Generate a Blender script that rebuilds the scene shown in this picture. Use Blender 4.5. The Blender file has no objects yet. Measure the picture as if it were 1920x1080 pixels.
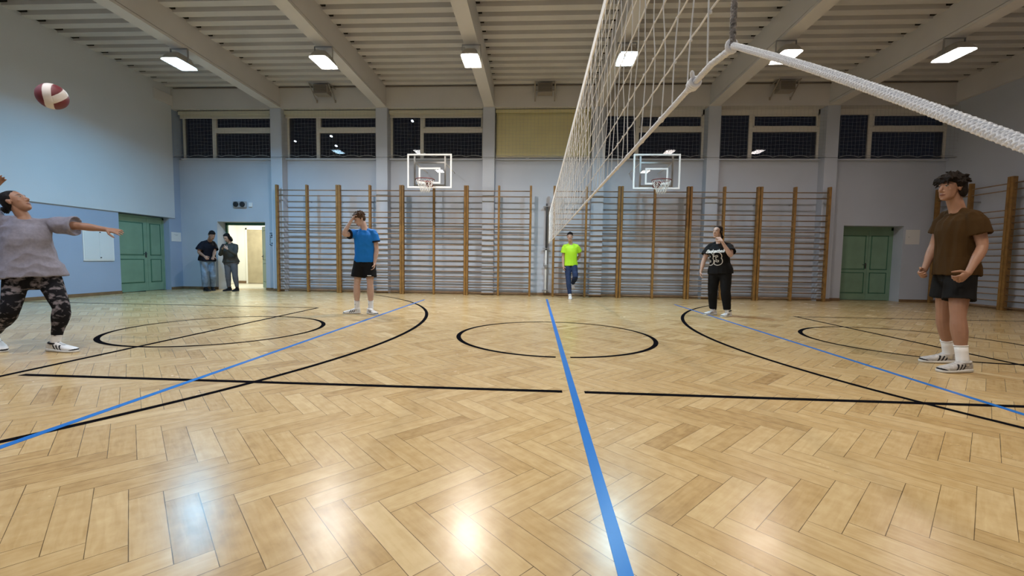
import bpy, bmesh, math, random
import numpy as np
from mathutils import Vector, Matrix, noise
from mathutils.bvhtree import BVHTree

random.seed(7)
SC = bpy.context.scene
COL = SC.collection
PI = math.pi

# ------------------------------------------------------------------ materials
MATS = {}

def nt(m):
    m.use_nodes = True
    t = m.node_tree
    return t, t.nodes, t.links

def mat(name, col, rough=0.6, metal=0.0, bump=0.0, bscale=40.0, vary=0.0, vscale=3.0, spec=0.5, detail=3.0):
    if name in MATS:
        return MATS[name]
    m = bpy.data.materials.new(name)
    t, n, l = nt(m)
    b = n['Principled BSDF']
    b.inputs['Base Color'].default_value = (*col, 1)
    b.inputs['Roughness'].default_value = rough
    b.inputs['Metallic'].default_value = metal
    b.inputs['Specular IOR Level'].default_value = spec
    tc = n.new('ShaderNodeTexCoord')
    if vary > 0:
        ns = n.new('ShaderNodeTexNoise')
        ns.inputs['Scale'].default_value = vscale
        ns.inputs['Detail'].default_value = detail
        l.new(tc.outputs['Object'], ns.inputs['Vector'])
        mp = n.new('ShaderNodeMapRange')
        mp.inputs['From Min'].default_value = 0.3
        mp.inputs['From Max'].default_value = 0.7
        mp.inputs['To Min'].default_value = 1 - vary
        mp.inputs['To Max'].default_value = 1 + vary
        l.new(ns.outputs['Fac'], mp.inputs['Value'])
        mx = n.new('ShaderNodeVectorMath')
        mx.operation = 'SCALE'
        mx.inputs[0].default_value = col
        l.new(mp.outputs['Result'], mx.inputs['Scale'])
        l.new(mx.outputs['Vector'], b.inputs['Base Color'])
    if bump > 0:
        nb = n.new('ShaderNodeTexNoise')
        nb.inputs['Scale'].default_value = bscale
        nb.inputs['Detail'].default_value = 4
        l.new(tc.outputs['Object'], nb.inputs['Vector'])
        bp = n.new('ShaderNodeBump')
        bp.inputs['Strength'].default_value = bump
        bp.inputs['Distance'].default_value = 0.01
        l.new(nb.outputs['Fac'], bp.inputs['Height'])
        l.new(bp.outputs['Normal'], b.inputs['Normal'])
    MATS[name] = m
    return m

def emit(name, col, strength):
    m = bpy.data.materials.new(name)
    t, n, l = nt(m)
    n.clear()
    e = n.new('ShaderNodeEmission')
    e.inputs['Color'].default_value = (*col, 1)
    e.inputs['Strength'].default_value = strength
    o = n.new('ShaderNodeOutputMaterial')
    l.new(e.outputs[0], o.inputs[0])
    return m

def glassy(name, ior=1.5, tint=(1, 1, 1)):
    m = bpy.data.materials.new(name)
    t, n, l = nt(m)
    n.clear()
    tr = n.new('ShaderNodeBsdfTransparent')
    tr.inputs['Color'].default_value = (*tint, 1)
    gl = n.new('ShaderNodeBsdfGlossy')
    gl.inputs['Roughness'].default_value = 0.01
    fr = n.new('ShaderNodeFresnel')
    fr.inputs['IOR'].default_value = ior
    mx = n.new('ShaderNodeMixShader')
    o = n.new('ShaderNodeOutputMaterial')
    l.new(fr.outputs[0], mx.inputs[0])
    l.new(tr.outputs[0], mx.inputs[1])
    l.new(gl.outputs[0], mx.inputs[2])
    l.new(mx.outputs[0], o.inputs[0])
    return m

WALL = mat('wall paint', (0.462, 0.500, 0.580), 0.62, bump=0.12, bscale=60, vary=0.05, vscale=0.8)
WALLB = mat('blue grey wall paint', (0.33, 0.40, 0.54), 0.55, bump=0.10, bscale=60, vary=0.05, vscale=0.8)
WALLW = mat('white wall plaster', (0.57, 0.60, 0.65), 0.7, bump=0.15, bscale=50, vary=0.04, vscale=0.6)
CEIL = mat('cream ceiling paint', (0.535, 0.530, 0.540), 0.6, vary=0.06, vscale=1.2)
BEAM = mat('cream beam paint', (0.58, 0.57, 0.575), 0.6, bump=0.08, bscale=30, vary=0.05, vscale=1.0)
LINT = mat('lintel paint', (0.55, 0.54, 0.54), 0.65, bump=0.08, bscale=30, vary=0.05, vscale=1.0)
FRAME = mat('window frame white', (0.62, 0.60, 0.56), 0.45)
GREEN = mat('green door paint', (0.19, 0.31, 0.22), 0.42, bump=0.05, bscale=20, vary=0.07, vscale=3)
GREEND = mat('green door groove', (0.03, 0.13, 0.08), 0.5)
BROWNB = mat('brown baseboard', (0.20, 0.12, 0.06), 0.5, vary=0.15, vscale=6)
POSTW = mat('orange brown post wood', (0.235, 0.122, 0.030), 0.5, vary=0.25, vscale=9)
RUNGW = mat('worn rung wood', (0.22, 0.140, 0.08), 0.42, vary=0.25, vscale=7)
STEEL = mat('grey steel', (0.35, 0.35, 0.36), 0.4, metal=0.6)
DARKST = mat('dark steel', (0.05, 0.05, 0.055), 0.45, metal=0.3)
WHITEM = mat('white painted metal', (0.82, 0.82, 0.82), 0.4)
CORD = mat('white net cord', (0.85, 0.88, 0.93), 0.8, bump=0.3, bscale=900)
ROPE = mat('white braided rope', (0.83, 0.86, 0.93), 0.75, bump=0.25, bscale=700)
GREYROPE = mat('grey wire wrapped rope', (0.30, 0.28, 0.27), 0.6, bump=0.6, bscale=400, vary=0.6, vscale=150)
TAPE = mat('white net tape', (0.82, 0.84, 0.88), 0.7, bump=0.1, bscale=300)
NETC = mat('pale safety net cord', (0.33, 0.34, 0.35), 0.8, spec=0.1)
BLACKP = mat('black floor paint', (0.006, 0.006, 0.008), 0.9, spec=0.0)
BLUEP = mat('blue floor paint', (0.008, 0.150, 0.56), 0.3, bump=0.04, bscale=30, spec=0.3)
PAPER = mat('white paper', (0.72, 0.71, 0.70), 0.7)
PAPERG = mat('grey print', (0.42, 0.42, 0.44), 0.7)
BLIND = mat('cream blind fabric', (0.52, 0.50, 0.40), 0.8, bump=0.1, bscale=200)
OLIVE = mat('olive cream blind fabric', (0.56, 0.52, 0.30), 0.8, bump=0.1, bscale=200, vary=0.06, vscale=2)
HEATM = mat('grey heater metal', (0.30, 0.27, 0.24), 0.5, metal=0.2)
PIPEM = mat('dark pipe paint', (0.16, 0.13, 0.11), 0.5)
RIMRED = mat('red rim paint', (0.15, 0.018, 0.018), 0.45)
NETW = mat('white basketball net cord', (0.75, 0.73, 0.70), 0.8)
BLACKPL = mat('black plastic', (0.012, 0.013, 0.016), 0.4)
GLASS = glassy('clear glass', 1.5)
PANE = glassy('night window glass', 1.45, (0.5, 0.5, 0.55))

# ------------------------------------------------------------------ mesh builder
class MB:
    def __init__(self):
        self.v = []
        self.f = []
        self.mi = []

    def add(self, v, f, mi=0):
        o = len(self.v)
        self.v.extend([tuple(map(float, p)) for p in v])
        self.f.extend([tuple(i + o for i in q) for q in f])
        self.mi.extend([mi] * len(f))
        return self

    def box(self, x0, x1, y0, y1, z0, z1, mi=0):
        v = [(x0, y0, z0), (x1, y0, z0), (x1, y1, z0), (x0, y1, z0), (x0, y0, z1), (x1, y0, z1), (x1, y1, z1), (x0, y1, z1)]
        f = [(0, 3, 2, 1), (4, 5, 6, 7), (0, 1, 5, 4), (1, 2, 6, 5), (2, 3, 7, 6), (3, 0, 4, 7)]
        return self.add(v, f, mi)

    def bbox(self, x0, x1, y0, y1, z0, z1, b=0.004, mi=0):
        bm = bmesh.new()
        M = Matrix.Translation(((x0 + x1) / 2, (y0 + y1) / 2, (z0 + z1) / 2)) @ Matrix.Diagonal((x1 - x0, y1 - y0, z1 - z0, 1))
        bmesh.ops.create_cube(bm, size=1, matrix=M)
        bmesh.ops.bevel(bm, geom=bm.edges[:], offset=b, segments=2, affect='EDGES', profile=0.5)
        bm.verts.index_update()
        self.add([v.co for v in bm.verts], [[v.index for v in f.verts] for f in bm.faces], mi)
        bm.free()
        return self

    def loft(self, secs, n=16, p=2.0, mi=0):
        # secs: (centre, axis x, axis y, rx, ry); closed at both ends with a fan
        V = []
        F = []
        for c, ax, ay, rx, ry in secs:
            c = np.array(c, float)
            for k in range(n):
                a = 2 * PI * k / n
                ca, sa = math.cos(a), math.sin(a)
                u = math.copysign(abs(ca) ** (2 / p), ca) * rx
                w = math.copysign(abs(sa) ** (2 / p), sa) * ry
                V.append(c + np.array(ax) * u + np.array(ay) * w)
        m = len(secs)
        for i in range(m - 1):
            for k in range(n):
                a, b = i * n + k, i * n + (k + 1) % n
                F.append((a, b, b + n, a + n))
        V.append(np.array(secs[0][0], float))
        V.append(np.array(secs[-1][0], float))
        for k in range(n):
            F.append((m * n, (k + 1) % n, k))
            F.append((m * n + 1, (m - 1) * n + k, (m - 1) * n + (k + 1) % n))
        return self.add(V, F, mi)

    def tube(self, pts, r, n=10, mi=0, cap=True, closed=False):
        pts = [np.array(q, float) for q in pts]
        m = len(pts)
        rs = [r] * m if np.isscalar(r) else list(r)
        tang = []
        for i in range(m):
            if closed:
                d = pts[(i + 1) % m] - pts[i - 1]
            else:
                d = pts[min(i + 1, m - 1)] - pts[max(i - 1, 0)]
            L = np.linalg.norm(d)
            tang.append(d / L if L > 1e-9 else np.array([0, 0, 1.0]))
        ref = np.array([0, 0, 1.0]) if abs(tang[0][2]) < 0.9 else np.array([1.0, 0, 0])
        x = np.cross(ref, tang[0])
        x /= np.linalg.norm(x)
        V, F = [], []
        secs = []
        for i in range(m):
            x = x - tang[i] * (x @ tang[i])
            x /= np.linalg.norm(x)
            y = np.cross(tang[i], x)
            secs.append((pts[i], x.copy(), y, rs[i], rs[i], tang[i]))
        if cap and not closed:
            c, x0, y0, a, _, t0 = secs[0]
            e = [(c - t0 * a * s, x0, y0, a * q, a * q) for s, q in ((0.97, 0.25), (0.75, 0.66))]
            c1, x1, y1, b, _, t1 = secs[-1]
            g = [(c1 + t1 * b * s, x1, y1, b * q, b * q) for s, q in ((0.75, 0.66), (0.97, 0.25))]
            return self.loft(e + [s[:5] for s in secs] + g, n, 2.0, mi)
        if not closed:
            return self.loft([s[:5] for s in secs], n, 2.0, mi)
        for c, x0, y0, a, _, t0 in secs:
            for k in range(n):
                an = 2 * PI * k / n
                V.append(c + x0 * math.cos(an) * a + y0 * math.sin(an) * a)
        for i in range(m):
            j = (i + 1) % m
            for k in range(n):
                F.append((i * n + k, i * n + (k + 1) % n, j * n + (k + 1) % n, j * n + k))
        return self.add(V, F, mi)

    def ell(self, c, r, ax=None, n=16, mi=0):
        c = np.array(c, float)
        A = np.eye(3) if ax is None else np.array(ax, float)
        secs = []
        h = n // 2
        for i in range(1, h):
            th = PI * i / h
            secs.append((c - A[2] * r[2] * math.cos(th), A[0], A[1], r[0] * math.sin(th), r[1] * math.sin(th)))
        secs = [(c - A[2] * r[2] * 0.999, A[0], A[1], r[0] * 0.02, r[1] * 0.02)] + secs + [(c + A[2] * r[2] * 0.999, A[0], A[1], r[0] * 0.02, r[1] * 0.02)]
        return self.loft(secs, n, 2.0, mi)

    def mesh(self, name, mats, smooth=False):
        me = bpy.data.meshes.new(name)
        me.from_pydata(self.v, [], self.f)
        mats = mats if isinstance(mats, (list, tuple)) else [mats]
        for m in mats:
            me.materials.append(m)
        me.polygons.foreach_set('material_index', self.mi)
        if smooth:
            me.polygons.foreach_set('use_smooth', [True] * len(me.polygons))
        me.update()
        return me

    def build(self, name, mats, parent=None, smooth=False, loc=None):
        o = bpy.data.objects.new(name, self.mesh(name, mats, smooth))
        COL.objects.link(o)
        if parent is not None:
            o.parent = parent
        if loc is not None:
            o.location = loc
        return o

def tag(o, label=None, cat=None, group=None, kind=None):
    if label:
        o['label'] = label
    if cat:
        o['category'] = cat
    if group:
        o['group'] = group
    if kind:
        o['kind'] = kind
    return o

def empty(name, loc, label=None, cat=None, group=None, kind=None, rz=0.0):
    o = bpy.data.objects.new(name, None)
    o.empty_display_size = 0.1
    COL.objects.link(o)
    o.location = loc
    o.rotation_euler = (0, 0, rz)
    return tag(o, label, cat, group, kind)

def copy_tree(o, parent=None):
    c = o.copy()
    COL.objects.link(c)
    if parent is not None:
        c.parent = parent
    for ch in list(o.children):
        copy_tree(ch, c)
    return c

def struct(mb, name, mats, parent=None, smooth=False):
    o = mb.build(name, mats, parent, smooth)
    o['kind'] = 'structure'
    return o

# ------------------------------------------------------------------ room dimensions
XL, XLU, XR = -10.75, -10.715, 11.10
YN, YF = -1.0, 12.45
YC = 12.2
ZS, ZL = 3.87, 5.28          # window sill and lintel heights
CX = [-7.575, -4.46, -1.385, 1.69, 4.81, 7.93]
CW = 0.17
def roof(y, z0=5.87):
    return z0 + 0.017 * (12.2 - y)

# ------------------------------------------------------------------ parquet floor
def floor_material():
    m = bpy.data.materials.new('oak herringbone parquet')
    t, n, l = nt(m)
    b = n['Principled BSDF']
    at = n.new('ShaderNodeAttribute')
    at.attribute_name = 'plank'
    sep = n.new('ShaderNodeSeparateColor')
    l.new(at.outputs['Color'], sep.inputs[0])
    uv = n.new('ShaderNodeUVMap')
    uv.uv_map = 'plankuv'
    sx = n.new('ShaderNodeSeparateXYZ')
    l.new(uv.outputs[0], sx.inputs[0])
    # grain coordinates
    def math_(op, a, b_=None):
        k = n.new('ShaderNodeMath')
        k.operation = op
        for i, q in enumerate((a, b_)):
            if q is None:
                continue
            if isinstance(q, (int, float)):
                k.inputs[i].default_value = q
            else:
                l.new(q, k.inputs[i])
        return k.outputs[0]
    cx = n.new('ShaderNodeCombineXYZ')
    l.new(math_('ADD', math_('MULTIPLY', sx.outputs[0], 3.0), math_('MULTIPLY', sep.outputs[2], 90.0)), cx.inputs[0])
    l.new(math_('MULTIPLY', sx.outputs[1], 26.0), cx.inputs[1])
    l.new(math_('MULTIPLY', sep.outputs[1], 70.0), cx.inputs[2])
    g = n.new('ShaderNodeTexNoise')
    g.inputs['Scale'].default_value = 1.6
    g.inputs['Detail'].default_value = 6
    g.inputs['Distortion'].default_value = 0.8
    l.new(cx.outputs[0], g.inputs['Vector'])
    g2 = n.new('ShaderNodeTexNoise')
    g2.inputs['Scale'].default_value = 15.0
    g2.inputs['Detail'].default_value = 3
    cx2 = n.new('ShaderNodeCombineXYZ')
    l.new(math_('ADD', sx.outputs[0], math_('MULTIPLY', sep.outputs[2], 50.0)), cx2.inputs[0])
    l.new(sx.outputs[1], cx2.inputs[1])
    l.new(cx2.outputs[0], g2.inputs['Vector'])
    tone = math_('ADD', math_('MULTIPLY', sep.outputs[0], 0.50), math_('ADD', math_('MULTIPLY', g.outputs['Fac'], 0.42), math_('MULTIPLY', g2.outputs['Fac'], 0.46)))
    cr = n.new('ShaderNodeValToRGB')
    e = cr.color_ramp.elements
    e[0].position = 0.28
    e[0].color = (0.265, 0.158, 0.058, 1)
    e[1].position = 1.0
    e[1].color = (0.625, 0.478, 0.265, 1)
    k = cr.color_ramp.elements.new(0.62)
    k.color = (0.475, 0.328, 0.150, 1)
    l.new(tone, cr.inputs[0])
    # seams: distance to the plank's edge
    du = math_('MINIMUM', sx.outputs[0], math_('SUBTRACT', PL, sx.outputs[0]))
    dv = math_('MINIMUM', sx.outputs[1], math_('SUBTRACT', PW, sx.outputs[1]))
    d = math_('MINIMUM', du, dv)
    sw = n.new('ShaderNodeTexNoise')
    sw.inputs['Scale'].default_value = 7.0
    geo = n.new('ShaderNodeTexCoord')
    l.new(geo.outputs['Object'], sw.inputs['Vector'])
    width = math_('ADD', 0.0003, math_('MULTIPLY', sw.outputs['Fac'], 0.0019))
    seam = math_('LESS_THAN', d, width)
    mx = n.new('ShaderNodeMix')
    mx.data_type = 'RGBA'
    l.new(math_('MULTIPLY', seam, 0.85), mx.inputs['Factor'])
    l.new(cr.outputs[0], mx.inputs['A'])
    mx.inputs['B'].default_value = (0.06, 0.032, 0.012, 1)
    l.new(mx.outputs['Result'], b.inputs['Base Color'])
    # worn varnish
    wn = n.new('ShaderNodeTexNoise')
    wn.inputs['Scale'].default_value = 2.2
    wn.inputs['Detail'].default_value = 5
    l.new(geo.outputs['Object'], wn.inputs['Vector'])
    mr = n.new('ShaderNodeMapRange')
    mr.inputs['To Min'].default_value = 0.20
    mr.inputs['To Max'].default_value = 0.31
    l.new(wn.outputs['Fac'], mr.inputs['Value'])
    l.new(mr.outputs[0], b.inputs['Roughness'])
    b.inputs['Specular IOR Level'].default_value = 0.5
    # slight waviness, each plank tilted a touch
    w2 = n.new('ShaderNodeTexNoise')
    w2.inputs['Scale'].default_value = 14.0
    w2.inputs['Detail'].default_value = 3
    l.new(cx2.outputs[0], w2.inputs['Vector'])
    bp = n.new('ShaderNodeBump')
    bp.inputs['Strength'].default_value = 0.035
    bp.inputs['Distance'].default_value = 0.012
    l.new(w2.outputs['Fac'], bp.inputs['Height'])
    l.new(bp.outputs[0], b.inputs['Normal'])
    return m

PW, PL = 0.110, 0.4707
def build_floor():
    r2 = math.sqrt(2)
    # column direction is the room's X axis; notch line measured at y = 1.595
    x0, y0 = -0.40, 1.595 + 2 * PL / r2
    def world(u, v):
        return (u + v) / r2 + x0, (v - u) / r2 + y0
    V, F, UV, CA = [], [], [], []
    rnd = random.Random(3)
    KX = int(30 / (2 * PW / r2)) + 4
    for m_ in range(-40, 40):
        for k in range(-KX, KX):
            for vert in (0, 1):
                if vert:
                    us, vs = PL + k * PW + m_ * PL, (k + 1) * PW - PL - m_ * PL
                    cs = [(us, vs), (us + PW, vs), (us + PW, vs + PL), (us, vs + PL)]
                    uvs = [(0, 0), (0, PW), (PL, PW), (PL, 0)]
                else:
                    us, vs = k * PW + m_ * PL, k * PW - m_ * PL
                    cs = [(us, vs), (us + PL, vs), (us + PL, vs + PW), (us, vs + PW)]
                    uvs = [(0, 0), (PL, 0), (PL, PW), (0, PW)]
                w = [world(*c) for c in cs]
                mx_ = sum(p[0] for p in w) / 4
                my_ = sum(p[1] for p in w) / 4
                if not (XL - 0.25 < mx_ < XR + 0.2 and YN - 0.2 < my_ < 13.05):
                    continue
                if my_ > YF + 0.25 and not (-10.0 < mx_ < -7.8 or 8.3 < mx_ < 10.4):
                    continue
                i = len(V)
                V += [(p[0], p[1], 0.0) for p in w]
                F.append((i, i + 1, i + 2, i + 3))
                UV += uvs
                base = min(1, max(0, rnd.gauss(0.56, 0.15)))
                if rnd.random() < 0.06:
                    base *= 0.5
                CA += [(base, rnd.random(), rnd.random(), 1)] * 4
    me = bpy.data.meshes.new('floor')
    me.from_pydata(V, [], F)
    uvl = me.uv_layers.new(name='plankuv')
    uvl.data.foreach_set('uv', [c for q in UV for c in q])
    ca = me.color_attributes.new('plank', 'FLOAT_COLOR', 'CORNER')
    ca.data.foreach_set('color', [c for q in CA for c in q])
    me.materials.append(floor_material())
    me.update()
    o = bpy.data.objects.new('floor', me)
    COL.objects.link(o)
    o['kind'] = 'structure'

build_floor()

# painted court lines, one millimetre proud of the varnish
def line(x0, y0, x1, y1, w, m, z=0.0012):
    d = np.array([x1 - x0, y1 - y0])
    L = np.linalg.norm(d)
    nrm = np.array([-d[1], d[0]]) / L * w / 2
    p = [np.array([x0, y0]) + nrm, np.array([x0, y0]) - nrm, np.array([x1, y1]) - nrm, np.array([x1, y1]) + nrm]
    mb = MB()
    mb.add([(*q, 0.0002) for q in p] + [(*q, z) for q in p], [(4, 5, 6, 7), (0, 1, 5, 4), (1, 2, 6, 5), (2, 3, 7, 6), (3, 0, 4, 7)])
    struct(mb, 'floor_line', m)

def arc(cx, cy, r, a0, a1, w, m, z=0.0010, gaps=()):
    N = 160
    mb = MB()
    V, F = [], []
    for i in range(N + 1):
        a = a0 + (a1 - a0) * i / N
        for rr in (r - w / 2, r + w / 2):
            V.append((cx + rr * math.cos(a), cy + rr * math.sin(a), z))
    for i in range(N):
        a = a0 + (a1 - a0) * (i + 0.5) / N
        x, y = cx + r * math.cos(a), cy + r * math.sin(a)
        if any(g[0] < x < g[1] and g[2] < y < g[3] for g in gaps):
            continue
        F.append((2 * i, 2 * i + 1, 2 * i + 3, 2 * i + 2))
    mb.add(V, F)
    struct(mb, 'floor_line', m)

XC = 0.305
line(XC, 11.19, XC, YN, 0.052, BLUEP, 0.0016)
line(-2.745, 10.4, -2.745, YN, 0.05, BLUEP, 0.0016)
line(3.345, 10.4, 3.345, YN, 0.05, BLUEP, 0.0016)
line(-4.23, 3.247, XC - 0.085, 3.24, 0.058, BLACKP)
line(XC + 0.085, 3.24, 5.01, 3.21, 0.058, BLACKP)
line(-4.34, YN + 0.4, -4.34, 8.28, 0.058, BLACKP)
line(5.01, YN + 0.4, 5.01, 8.50, 0.058, BLACKP)
line(XL + 0.05, 8.28, -4.34, 8.28, 0.058, BLACKP, 0.0010)
line(5.01, 8.44, XR - 0.05, 8.44, 0.058, BLACKP, 0.0010)
arc(0.275, 5.70, 1.285, 0, 2 * PI, 0.058, BLACKP, gaps=((XC - 0.075, XC + 0.075, 4.2, 4.6),))
arc(-4.32, 5.66, 1.27, 0, 2 * PI, 0.058, BLACKP, 0.0009)
arc(5.04, 5.90, 1.26, 0, 2 * PI, 0.058, BLACKP, 0.0009)
arc(-9.02, 5.86, 7.27, -1.15, 0.93, 0.058, BLACKP, 0.0008)
arc(8.93, 5.78, 6.59, PI - 0.80, PI + 1.2, 0.058, BLACKP, 0.0008)

# ------------------------------------------------------------------ walls
w = MB()
W0, W1 = YF, 12.85
# first bay with the open doorway
D2 = (-9.62, -8.12, 2.05)
D3 = (8.54, 10.13, 2.10)
w.box(XL - 0.3, D2[0], W0, W1, 0, ZS)
w.box(D2[1], CX[0], W0, W1, 0, ZS)
w.box(D2[0], D2[1], W0, W1, D2[2], ZS)
for a, b in zip(CX[:-1], CX[1:]):
    w.box(a, b, W0, W1, 0, ZS)
w.box(CX[5], D3[0], W0, W1, 0, ZS)
w.box(D3[1], XR + 0.3, W0, W1, 0, ZS)
w.box(D3[0], D3[1], W0, W1, D3[2], ZS)
struct(w, 'wall_far', WALL)
w = MB()
w.box(XL - 0.3, XR + 0.3, YC, W1, ZL, 6.1)
struct(w, 'trim_1', LINT)
for x in CX:
    c = MB()
    c.bbox(x - CW, x + CW, YC, W1, 0, ZL, 0.008)
    struct(c, 'column', WALL)
s = MB()
edges = [XL + 0.12] + [v for x in CX for v in (x - CW, x + CW)] + [XR]
BAYS = [(edges[i], edges[i + 1]) for i in range(0, 14, 2)]
for a, b in BAYS:
    s = MB()
    s.bbox(a, b, 12.37, 12.60, ZS, ZS + 0.035, 0.006)
    struct(s, 'windowsill', WALL)

# left wall: blue grey lower part with a doorway, thicker white upper part
D1 = (10.50, 12.02, 2.11)
w = MB()
w.box(XL - 0.30, XL, YN, D1[0], 0, D1[2])
w.box(XL - 0.30, XL, D1[1], W1, 0, D1[2])
w.box(XL - 0.30, XL, YN, W1, D1[2], 6.2)
w.box(XL - 0.34, XL - 0.30, D1[0] - 0.1, D1[1] + 0.1, 0, D1[2])
struct(w, 'wall_left', WALLB)
w = MB()
w.bbox(XL, XLU, YN, 12.20, D1[2], 6.15, 0.006)
struct(w, 'wall_left_upper', WALLW)
w = MB()
w.box(XR, XR + 0.3, YN, W1, 0, 6.3)
struct(w, 'wall_right', WALL)
w = MB()
w.box(XL - 0.3, XR + 0.3, YN - 0.3, YN, 0, 6.4)
struct(w, 'wall_near', WALL)

def strip(name, x0, x1, y0, y1, h=0.075, m=BROWNB):
    b = MB()
    b.bbox(x0, x1, y0, y1, 0.0, h, 0.004)
    struct(b, name, m)
strip('baseboard_left', XL, XL + 0.02, YN, D1[0])
strip('baseboard_left', XL, XL + 0.02, D1[1], YF)
strip('baseboard_far', XL, D2[0], YF - 0.02, YF)
strip('baseboard_far', D2[1], CX[0] - CW, YF - 0.02, YF)
for i in range(5):
    strip('baseboard_far', CX[i] + CW, CX[i + 1] - CW, YF - 0.025, YF)
for x in CX:
    strip('baseboard_far', x - CW - 0.01, x + CW + 0.01, YC - 0.02, YC)
strip('baseboard_far', CX[5] + CW, D3[0], YF - 0.02, YF)
strip('baseboard_far', D3[1], XR, YF - 0.02, YF)
strip('baseboard_right', XR - 0.02, XR, YN, YF)

# ------------------------------------------------------------------ ceiling: ribbed deck and beams
PER = 0.334
prof = []
y = 12.2 - 0.10
ys = []
while y > YN - 0.4:
    # one rib: light soffit, slope up, narrow trough, slope down
    ys += [(y, 0.0), (y - 0.175, 0.0), (y - 0.195, 0.130), (y - 0.310, 0.130)]
    y -= PER
ys = [(12.62, 0.09), (12.12, 0.09)] + ys
V, F = [], []
for yy, dz in ys:
    for x in (XL - 0.3, XR + 0.3):
        V.append((x, yy, roof(yy, 5.862) + dz))
for i in range(len(ys) - 1):
    F.append((2 * i, 2 * i + 1, 2 * i + 3, 2 * i + 2))
c = MB()
c.add(V, F)
V2 = [(p[0], p[1], roof(p[1], 6.04)) for p in (V[0], V[1], V[-1], V[-2])]
c.add(V2, [(0, 1, 2, 3)])
struct(c, 'ceiling', CEIL)

# dark blocks painting the shade inside open rib ends at the walls and beams
RIBSHADE = mat('painted rib end shade', (0.02, 0.017, 0.014), 0.9, spec=0.1)
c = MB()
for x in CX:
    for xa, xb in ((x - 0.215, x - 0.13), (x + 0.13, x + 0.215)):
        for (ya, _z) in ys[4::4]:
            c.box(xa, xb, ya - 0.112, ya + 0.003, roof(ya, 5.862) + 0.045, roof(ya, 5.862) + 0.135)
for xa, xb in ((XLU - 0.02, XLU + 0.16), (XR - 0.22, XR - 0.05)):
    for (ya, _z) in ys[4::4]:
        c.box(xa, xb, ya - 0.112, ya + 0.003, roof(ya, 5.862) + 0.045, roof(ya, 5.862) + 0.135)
struct(c, 'trim_rib_shade', RIBSHADE)

def beam(x0, x1, z0=5.30, flange=True):
    b = MB()
    def pr(xa, xb, za, zb):
        v = [(xa, YN, roof(YN, za)), (xb, YN, roof(YN, za)), (xb, W1 - 0.02, roof(W1 - 0.02, za)), (xa, W1 - 0.02, roof(W1 - 0.02, za)),
             (xa, YN, roof(YN, zb)), (xb, YN, roof(YN, zb)), (xb, W1 - 0.02, roof(W1 - 0.02, zb)), (xa, W1 - 0.02, roof(W1 - 0.02, zb))]
        b.add(v, [(0, 3, 2, 1), (4, 5, 6, 7), (0, 1, 5, 4), (1, 2, 6, 5), (2, 3, 7, 6), (3, 0, 4, 7)])
    if flange:
        pr(x0, x1, z0, z0 + 0.055)
        pr(x0 + 0.03, x1 - 0.03, z0 + 0.055, z0 + 0.07)
        pr(x0 + 0.006, x1 - 0.006, z0 + 0.07, 5.90)
    else:
        pr(x0, x1, z0, 5.90)
    struct(b, 'ceiling_beam', BEAM)
for x in CX:
    beam(x - 0.145, x + 0.145)
beam(XR - 0.09, XR + 0.2, 5.34, False)
b = MB()
b.bbox(XLU, XLU + 0.05, 11.60, 12.22, 5.36, 5.66, 0.01)
struct(b, 'trim_2', BEAM)

# ------------------------------------------------------------------ windows, blinds and safety nets
YW = 12.52
for i, (a, b_) in enumerate(BAYS):
    g = empty('window_%d' % (i + 1), ((a + b_) / 2, YW, ZS), kind='structure')
    hw = (b_ - a) / 2
    z0, z1 = 0.03, ZL - ZS
    t = 0.055
    xm = -hw + 0.06 + (2 * hw) * 0.315          # mullion
    fr = MB()
    fr.bbox(-hw, -hw + t, -0.03, 0.05, z0, z1, 0.005)
    fr.bbox(hw - t, hw, -0.03, 0.05, z0, z1, 0.005)
    fr.bbox(-hw, hw, -0.03, 0.05, z0, z0 + 0.04, 0.005)
    fr.bbox(-hw, hw, -0.03, 0.05, z1 - 0.15, z1, 0.005)
    fr.bbox(xm - 0.05, xm + 0.05, -0.035, 0.05, z0, z1, 0.006)
    fr.bbox(xm, hw, -0.04, 0.05, 0.80, 0.92, 0.008)
    fr.build('window_frame', FRAME, g)
    sf = MB()
    for (x0, x1, za, zb) in ((xm + 0.05, hw - t, 0.92, z1 - 0.15),):
        q = 0.035
        sf.bbox(x0, x0 + q, -0.045, 0.03, za, zb, 0.004)
        sf.bbox(x1 - q, x1, -0.045, 0.03, za, zb, 0.004)
        sf.bbox(x0, x1, -0.045, 0.03, zb - q, zb, 0.004)
        sf.bbox(x0, x1, -0.045, 0.03, za, za + q, 0.004)
    sf.build('vent_sash', FRAME, g)
    for (x0, x1, za, zb) in ((-hw + t, xm - 0.05, z0 + 0.04, z1 - 0.15), (xm + 0.05, hw - t, z0 + 0.04, 0.80), (xm + 0.05, hw - t, 0.92, z1 - 0.15)):
        p = MB()
        p.add([(x0, 0.012, za), (x1, 0.012, za), (x1, 0.012, zb), (x0, 0.012, zb)], [(0, 1, 2, 3)])
        p.build('pane', PANE, g)

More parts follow.
